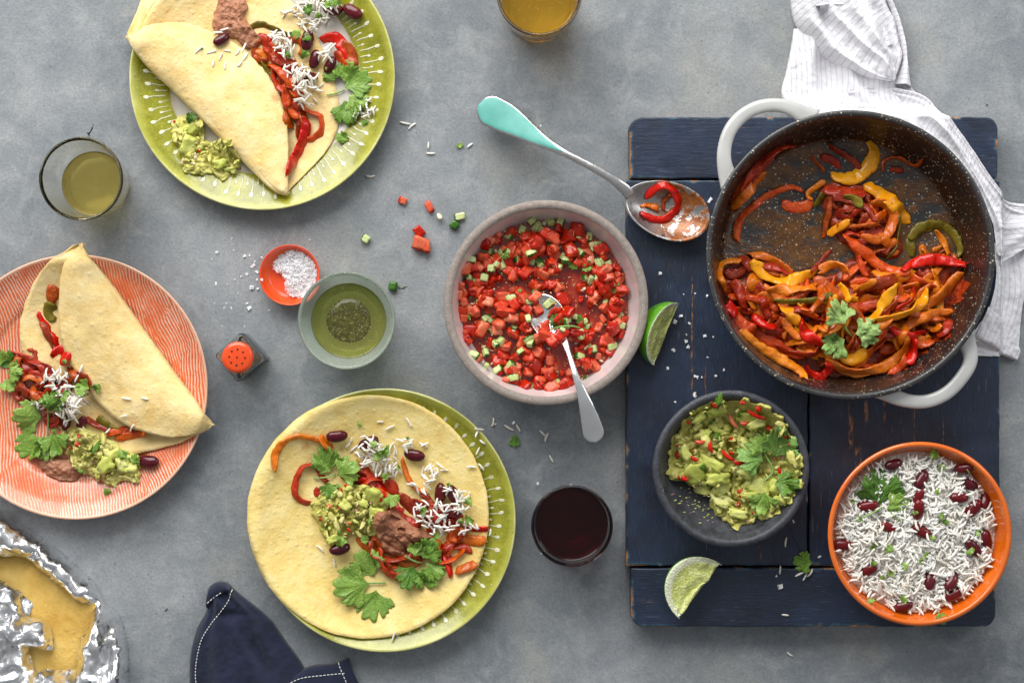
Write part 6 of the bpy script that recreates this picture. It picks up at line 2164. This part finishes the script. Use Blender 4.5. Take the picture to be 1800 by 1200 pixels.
def cloth(name, parent, Lp, Rp, mat, zf, nS=70, nT=60, across=None, zref=20, seed=1, thick=1.8, uvrot=0.0, hang=True, off=1.5, wr=1.0, round_l=0.0, round_r=0.0):
    """panel of cloth between two edges given in photo px; zf(s, t) = height above what is under it; s along, t from L to R"""
    L = crv([P(x, y, zref)[:2] for x, y in Lp], nS)
    Rr_ = crv([P(x, y, zref)[:2] for x, y in Rp], nS)
    s = np.linspace(0, 1, nS)[:, None]
    t = np.linspace(0, 1, nT)[None]
    X = L[:, :1] * (1 - t) + Rr_[:, :1] * t
    Y = L[:, 1:] * (1 - t) + Rr_[:, 1:] * t
    W = np.hypot(L[:, 0] - Rr_[:, 0], L[:, 1] - Rr_[:, 1])[:, None]
    Ls = np.concatenate([[0], np.cumsum(np.hypot(*(np.diff((L + Rr_) / 2, axis=0)).T))])[:, None]
    U, Vv = Ls + 0 * t, W * t + 0 * s
    zg = HM.sample(base0, X, Y)
    Z = zg * (1 if hang else 0) + off + zf(s + 0 * t, t + 0 * s)
    wrk = 1.6 * vn(X / 17, Y / 17, 0, seed) + 1.0 * vn(X / 7, Y / 7, 3, seed) + .5 * vn(X / 3.5, Y / 3.5, 6, seed)
    Z = Z + wr * wrk + wr * .8
    for on, tt_ in ((round_l, t), (round_r, 1 - t)):
        if on:
            w_ = np.clip(tt_ / on, 0, 1)
            Z = zg + off + (Z - zg - off) * np.sqrt(np.clip(1 - (1 - w_) ** 2, 0, 1))
    if uvrot:
        U, Vv = U * math.cos(uvrot) - Vv * math.sin(uvrot), U * math.sin(uvrot) + Vv * math.cos(uvrot)
    V = np.column_stack([X.ravel(), Y.ravel(), Z.ravel()])
    F = grid_faces(nS, nT)
    # keep faces turned upwards
    a, b, c = V[F[0][0]], V[F[0][1]], V[F[0][2]]
    if np.cross(b - a, c - a)[2] < 0:
        F = [f[::-1] for f in F]
    return add(name, V, F, mat, parent, uv=np.column_stack([U.ravel(), Vv.ravel()]), solid=thick)


MAT['linen'] = m_cloth_white()
tc = P(1500, 110, 0)
towel = thing('tea_towel', 'crumpled white striped linen towel tucked under the pan', 'towel', (tc[0], tc[1], 0))
g = lambda s, c, w: np.exp(-((s - c) / w) ** 2)
# widest, lowest layer
cloth('lower_layer', towel, [(1398, 48), (1392, 85), (1384, 125), (1376, 165), (1392, 200), (1420, 240)], [(1592, 60), (1600, 110), (1606, 150), (1640, 185), (1665, 220), (1690, 260)], MAT['linen'],
      lambda s, t: 4 + 16 * g(t, .16 + .1 * s, .06) * (1 - .4 * s) + 15 * g(t, .40 + .3 * s, .07) + 12 * g(t, .72, .06) + 11 * g(t, .9 - .2 * s, .05) + 4 * np.sin(t * 9 + s * 5) + 9 * g(s, .62 + .25 * t, .05) * g(t, .4, .3), seed=3, uvrot=1.3, round_l=.05, round_r=.04)
# hem that runs down the right of the pan
cloth('hem_layer', towel, [(1470, 205), (1530, 212), (1600, 235), (1660, 280), (1705, 335), (1735, 395), (1742, 448), (1760, 452)],
      [(1498, 152), (1560, 150), (1625, 166), (1655, 200), (1690, 250), (1735, 320), (1772, 352), (1835, 358)], MAT['linen'],
      lambda s, t: 12 + 6 * g(t, .80, .04) + 6 * g(t, .93, .04) + 14 * g(t, .35 + .3 * s, .09) * g(s, .35, .3) + 10 * g(t, .7 - .6 * s, .07) * g(s, .6, .3) + 4 * np.sin(s * 14 + t * 4), nS=110, seed=5, round_r=.08, off=3)
cloth('right_layer', towel, [(1735, 370), (1745, 410), (1748, 452), (1748, 470)], [(1835, 352), (1840, 380), (1835, 405), (1825, 424)], MAT['linen'],
      lambda s, t: 14 + 6 * g(s, .3 + .3 * t, .12) + 5 * g(s, .75 - .2 * t, .12), nS=50, nT=50, seed=6, off=3, uvrot=.2)
cloth('hanging_layer', towel, [(1738, 430), (1742, 490), (1728, 545), (1700, 590), (1712, 602)], [(1838, 405), (1815, 480), (1800, 545), (1796, 600), (1793, 628)], MAT['linen'],
      lambda s, t: 5 + 4 * np.sin(t * 8 + s * 2) + 3 * g(t, .8, .1), nS=70, nT=50, seed=8, off=1.5, uvrot=1.45)
cloth('corner_hem', towel, [(1728, 540), (1755, 565), (1790, 606), (1796, 618)], [(1702, 598), (1725, 606), (1765, 625), (1790, 634)], MAT['linen'],
      lambda s, t: 11 + 2 * np.sin(s * 9), nS=40, nT=24, seed=9, off=2, uvrot=0.0, round_r=.15)
cloth('under_hem', towel, [(1705, 585), (1740, 590), (1775, 600)], [(1700, 624), (1735, 626), (1768, 624)], MAT['linen'],
      lambda s, t: 2 + 0 * s, nS=20, nT=16, seed=10, off=1, uvrot=1.5)
# the thick twisted roll on top
cloth('rolled_fold', towel, [(1391, -14), (1393, 15), (1400, 42), (1418, 66), (1445, 95), (1490, 122), (1530, 138), (1563, 143)],
      [(1556, -14), (1566, 14), (1578, 34), (1582, 60), (1586, 80), (1590, 96), (1582, 120), (1570, 143)], MAT['linen'],
      lambda s, t: 12 + 34 * np.sin(math.pi * np.clip(t, 0, 1)) ** .6 * (1 - .35 * s) + 14 * g(t, .14, .07) + 12 * g(t, .30 + .35 * s, .045) + 10 * g(t, .55 + .25 * s, .05) - 16 * g(t, .30 - .05 * s, .05) * g(s, .25, .2)
      + 10 * g(t, .72 - .3 * (s - .3), .08) - 14 * g(t, .86, .04) * g(s, .45, .25) + 6 * g(t, .5 + .25 * s, .06), nS=90, nT=90, seed=12, round_l=.06, round_r=.06, uvrot=-.5)
cloth('upper_fold', towel, [(1428, 12), (1450, 6), (1490, 8), (1530, 22), (1556, 48), (1572, 80)], [(1440, 20), (1458, 20), (1492, 20), (1522, 36), (1540, 58), (1548, 88)], MAT['linen'],
      lambda s, t: 44 + 8 * np.sin(math.pi * t) - 16 * s, nS=60, nT=26, seed=13, round_l=.45, round_r=.45)
cloth('side_fold', towel, [(1552, -14), (1568, 20), (1580, 60), (1588, 100), (1578, 140), (1572, 146)], [(1562, -14), (1580, 25), (1592, 65), (1597, 105), (1604, 145), (1606, 152)], MAT['linen'],
      lambda s, t: 14 + 14 * np.sin(math.pi * t), nS=60, nT=24, seed=14, round_l=.3, round_r=.3)

# navy napkin with white stitches
MAT['navy'] = m_cloth_blue()
nc = P(450, 1130, 0)
nap = thing('napkin', 'dark navy cotton napkin with white stitching at the bottom edge', 'napkin', (nc[0], nc[1], 0))
main = cloth('main_fold', nap, [(364, 1042), (365, 1060), (358, 1080), (344, 1105), (334, 1140), (330, 1175), (331, 1235)],
      [(400, 1028), (420, 1046), (446, 1066), (475, 1092), (500, 1128), (530, 1170), (560, 1235)], MAT['navy'],
      lambda s, t: 8 + 30 * np.sin(math.pi * np.clip(t * .96 + .02, 0, 1)) ** .7 * (.35 + .65 * s) + 10 * g(t, .30, .10) - 16 * g(t, .62 + .1 * s, .12) * g(s, .62, .2) + 9 * g(t, .85 - .1 * s, .07) + 8 * g(t, .12, .07) * g(s, .3, .3) + 3.5 * np.sin(t * 17 + 5 * s + 2 * np.sin(s * 6)) * s + 9 * g(t, .42 + .25 * s, .05) * g(s, .7, .3) - 9 * g(s, .2 + .1 * t, .05) * g(t, .5, .3),
      nS=100, nT=90, seed=21, hang=False, round_l=.08, round_r=.07, thick=2.2, wr=.8)
cloth('tip_fold', nap, [(363, 1044), (366, 1032), (380, 1024), (397, 1025), (404, 1034)], [(365, 1072), (372, 1062), (384, 1050), (396, 1042), (404, 1038)], MAT['navy'],
      lambda s, t: 20 + 8 * np.sin(math.pi * t), nS=40, nT=20, seed=22, hang=False, round_l=.3, round_r=.3, thick=2.2, wr=.4)
cloth('corner_flap', nap, [(470, 1235), (505, 1192), (545, 1172), (585, 1168), (611, 1158)], [(560, 1260), (590, 1240), (615, 1230), (630, 1215), (632, 1204)], MAT['navy'],
      lambda s, t: 26 - 12 * s + 9 * np.sin(math.pi * t) * (1 - s * .6), nS=60, nT=34, seed=23, hang=False, round_l=.12, round_r=.1, thick=2.2, wr=.7)
MAT['thread'] = Mat('white_thread', rough=.7, color=lin(214, 214, 210)).m


def stitches(pts, n, zoff, target):
    me = target.data
    co = np.zeros(len(me.vertices) * 3)
    me.vertices.foreach_get('co', co)
    co = co.reshape(-1, 3) / S + loc_of(target)
    q = crv([P(x, y, 18)[:2] for x, y in pts], n * 3)
    parts = []
    for k in range(n):
        a, b = q[k * 3], q[min(k * 3 + 2, len(q) - 1)]
        h = []
        for p in (a, (a + b) / 2, b):
            d = np.hypot(co[:, 0] - p[0], co[:, 1] - p[1])
            i = np.argsort(d)[:4]
            h.append((p[0], p[1], co[i, 2].max() + zoff))
        V, F = tube(np.array(h), .8, .7, 6)
        parts.append((V, F, 0))
    V, F, fm = join(parts)
    tag(add('stitching', V, F, MAT['thread'], target), kind='stuff')


kids = {o.name.split('.')[0]: o for o in nap.children}
stitches([(408, 1036), (402, 1055), (388, 1075), (370, 1098), (356, 1122), (348, 1150), (344, 1180), (346, 1210)], 34, .6, kids['main_fold'])
stitches([(366, 1058), (378, 1048), (390, 1040)], 5, .6, kids['tip_fold'])
stitches([(500, 1204), (530, 1190), (570, 1185), (606, 1182)], 17, .6, kids['corner_flap'])
stitches([(594, 1164), (602, 1182), (612, 1204)], 7, .6, kids['corner_flap'])

# ------------------------------------------------------------------ foil parcel with tortillas
Mx = Mat('aluminium_foil', metal=1.0, rough=.16, color=(.90, .90, .91, 1))
Mx.set(normal=chain_bump(Mx, [(Mx.voro(19, feature='F1'), 1.6), (Mx.noise(30, 2, .5), 1.0)]), rough=Mx.ramp(Mx.noise(20, 3, .5), [(.3, .16), (.7, .3)]))
MAT['foil'] = Mx.m
fc = P(40, 1110, 0)
parcel = thing('foil_parcel', 'crumpled silver foil parcel torn open at the lower left corner', 'foil parcel', (fc[0], fc[1], 0))
OUT = [(-60, 880), (0, 895), (25, 912), (62, 940), (100, 968), (135, 1000), (165, 1028), (182, 1060), (205, 1080), (218, 1120), (224, 1165), (222, 1220), (200, 1290), (100, 1340), (-60, 1350), (-160, 1200), (-150, 980)]
OPEN = [(-40, 972), (0, 980), (35, 982), (55, 995), (80, 1015), (110, 1040), (135, 1060), (157, 1068), (155, 1085), (150, 1108), (136, 1128), (132, 1150), (128, 1178), (100, 1180), (75, 1180), (58, 1185), (50, 1160), (48, 1142), (85, 1145), (85, 1115), (70, 1092), (46, 1086), (50, 1066), (35, 1050), (15, 1030), (-40, 1005)]
o_ = crv([P(x, y, 15)[:2] for x, y in OUT], 150, True)
i_ = crv([P(x, y, 52)[:2] for x, y in OPEN], 220, True)


def dist_poly(x, y, poly):
    a = poly
    b = np.roll(poly, -1, 0)
    d = np.full(np.shape(x), 1e9)
    for p, q in zip(a, b):
        v = q - p
        t = np.clip(((x - p[0]) * v[0] + (y - p[1]) * v[1]) / (v @ v + 1e-9), 0, 1)
        d = np.minimum(d, np.hypot(x - p[0] - t * v[0], y - p[1] - t * v[1]))
    return d


from mathutils.geometry import delaunay_2d_cdt
rs = np.random.RandomState(4)
pts = [tuple(p) for p in o_] + [tuple(p + rs.randn(2) * .5) for p in i_]
lo, hi = o_.min(0), o_.max(0)
lo = np.maximum(lo, [-960, -680])
cand = lo + rs.rand(16000, 2) * (hi - lo)
ok = inpoly(cand[:, 0], cand[:, 1], o_) & ~inpoly(cand[:, 0], cand[:, 1], i_)
cand = cand[ok]
dmin = {}
keep = []
for p in cand:
    k_ = (int(p[0] // 9), int(p[1] // 9))
    bad = False
    for dx in (-1, 0, 1):
        for dy in (-1, 0, 1):
            for q in dmin.get((k_[0] + dx, k_[1] + dy), ()):
                if (q[0] - p[0]) ** 2 + (q[1] - p[1]) ** 2 < 4.2 ** 2:
                    bad = True
    if not bad:
        dmin.setdefault(k_, []).append(p)
        keep.append(tuple(p))
allp = np.array(pts + keep)
res = delaunay_2d_cdt([Vector(p) for p in allp], [], [], 0, 1e-4)
vo = np.array([tuple(v) for v in res[0]])
tri = [f for f in res[2]]
cen = np.array([vo[list(f)].mean(0) for f in tri])
okf = inpoly(cen[:, 0], cen[:, 1], o_) & ~inpoly(cen[:, 0], cen[:, 1], i_)
tri = [f for f, k_ in zip(tri, okf) if k_]
dO, dI = dist_poly(vo[:, 0], vo[:, 1], o_), dist_poly(vo[:, 0], vo[:, 1], i_)
rr_ = 40 * np.clip(dO / 6, 0, 1) ** .7 + 20 * np.clip((dO - 4) / 26, 0, 1) ** .8
din = 34 * (1 - np.clip(dI / 26, 0, 1)) ** 1.3
ridge = lambda f, sd: 1 - 2 * np.abs(vn(vo[:, 0] / f, vo[:, 1] / f, 0, sd))
# long creases roughly parallel to the edges, plus small crumples
tri_w = lambda v_: 2 * np.abs((v_ / math.pi) % 2 - 1) - 1
ang_f = np.arctan2(vo[:, 1] - vo[:, 1].mean(), vo[:, 0] - vo[:, 0].mean())
cr = 15 * ridge(46, 3) + 9 * ridge(25, 5) + 3.0 * ridge(12, 7) + .1 * rs.randn(len(vo)) + 6 * tri_w(dO / 7.0 + 4 * vn(vo[:, 0] / 30, vo[:, 1] / 30, 0, 9)) \
    + 5 * tri_w(ang_f * 11 + 5 * vn(vo[:, 0] / 45, vo[:, 1] / 45, 3, 9))
env = np.clip(.5 + dO / 14, 0, 1) * np.clip(dO / 3, 0, 1) * np.clip(.25 + dI / 22, 0, 1)
z = 1 + rr_ - din + cr * env
z = np.maximum(z, 1.0)
side = np.clip(1 - dO / 10, 0, 1)
V = np.column_stack([vo[:, 0] + .4 * rs.randn(len(vo)), vo[:, 1] + .4 * rs.randn(len(vo)), z])
F = [tuple(f) for f in tri]
a, b, c = V[F[0][0]], V[F[0][1]], V[F[0][2]]
if np.cross(b - a, c - a)[2] < 0:
    F = [f[::-1] for f in F]
add('foil_wrap', V, F, MAT['foil'], parcel, smooth=True)
for k, (px_, py_, rr, zz, sd_) in enumerate(((40, 1105, 132, 16, 41), (38, 1106, 134, 24, 42))):
    c = P(px_, py_, zz)
    th = np.linspace(0, 2 * math.pi, 90, endpoint=False)
    Vt = [(c[0], c[1], zz)]
    for q in np.linspace(.08, 1, 14):
        for a in th:
            x, y = c[0] + rr * q * math.cos(a), c[1] + rr * q * math.sin(a)
            Vt.append((x, y, zz + 2.2 * float(vn(x / 40, y / 40, 0, sd_)) - 6 * q ** 3))
    F = [(0, 1 + k2, 1 + (k2 + 1) % 90) for k2 in range(90)] + [(1 + i * 90 + k2, 1 + (i + 1) * 90 + k2, 1 + (i + 1) * 90 + (k2 + 1) % 90, 1 + i * 90 + (k2 + 1) % 90) for i in range(13) for k2 in range(90)]
    o = add('tortilla', np.array(Vt), F, MAT['tortilla_foil'], solid=2.6)
    tag(o, ('lower' if k == 0 else 'upper') + ' warm golden tortilla of the stack inside the torn foil parcel', 'tortilla', 'tortillas in foil')
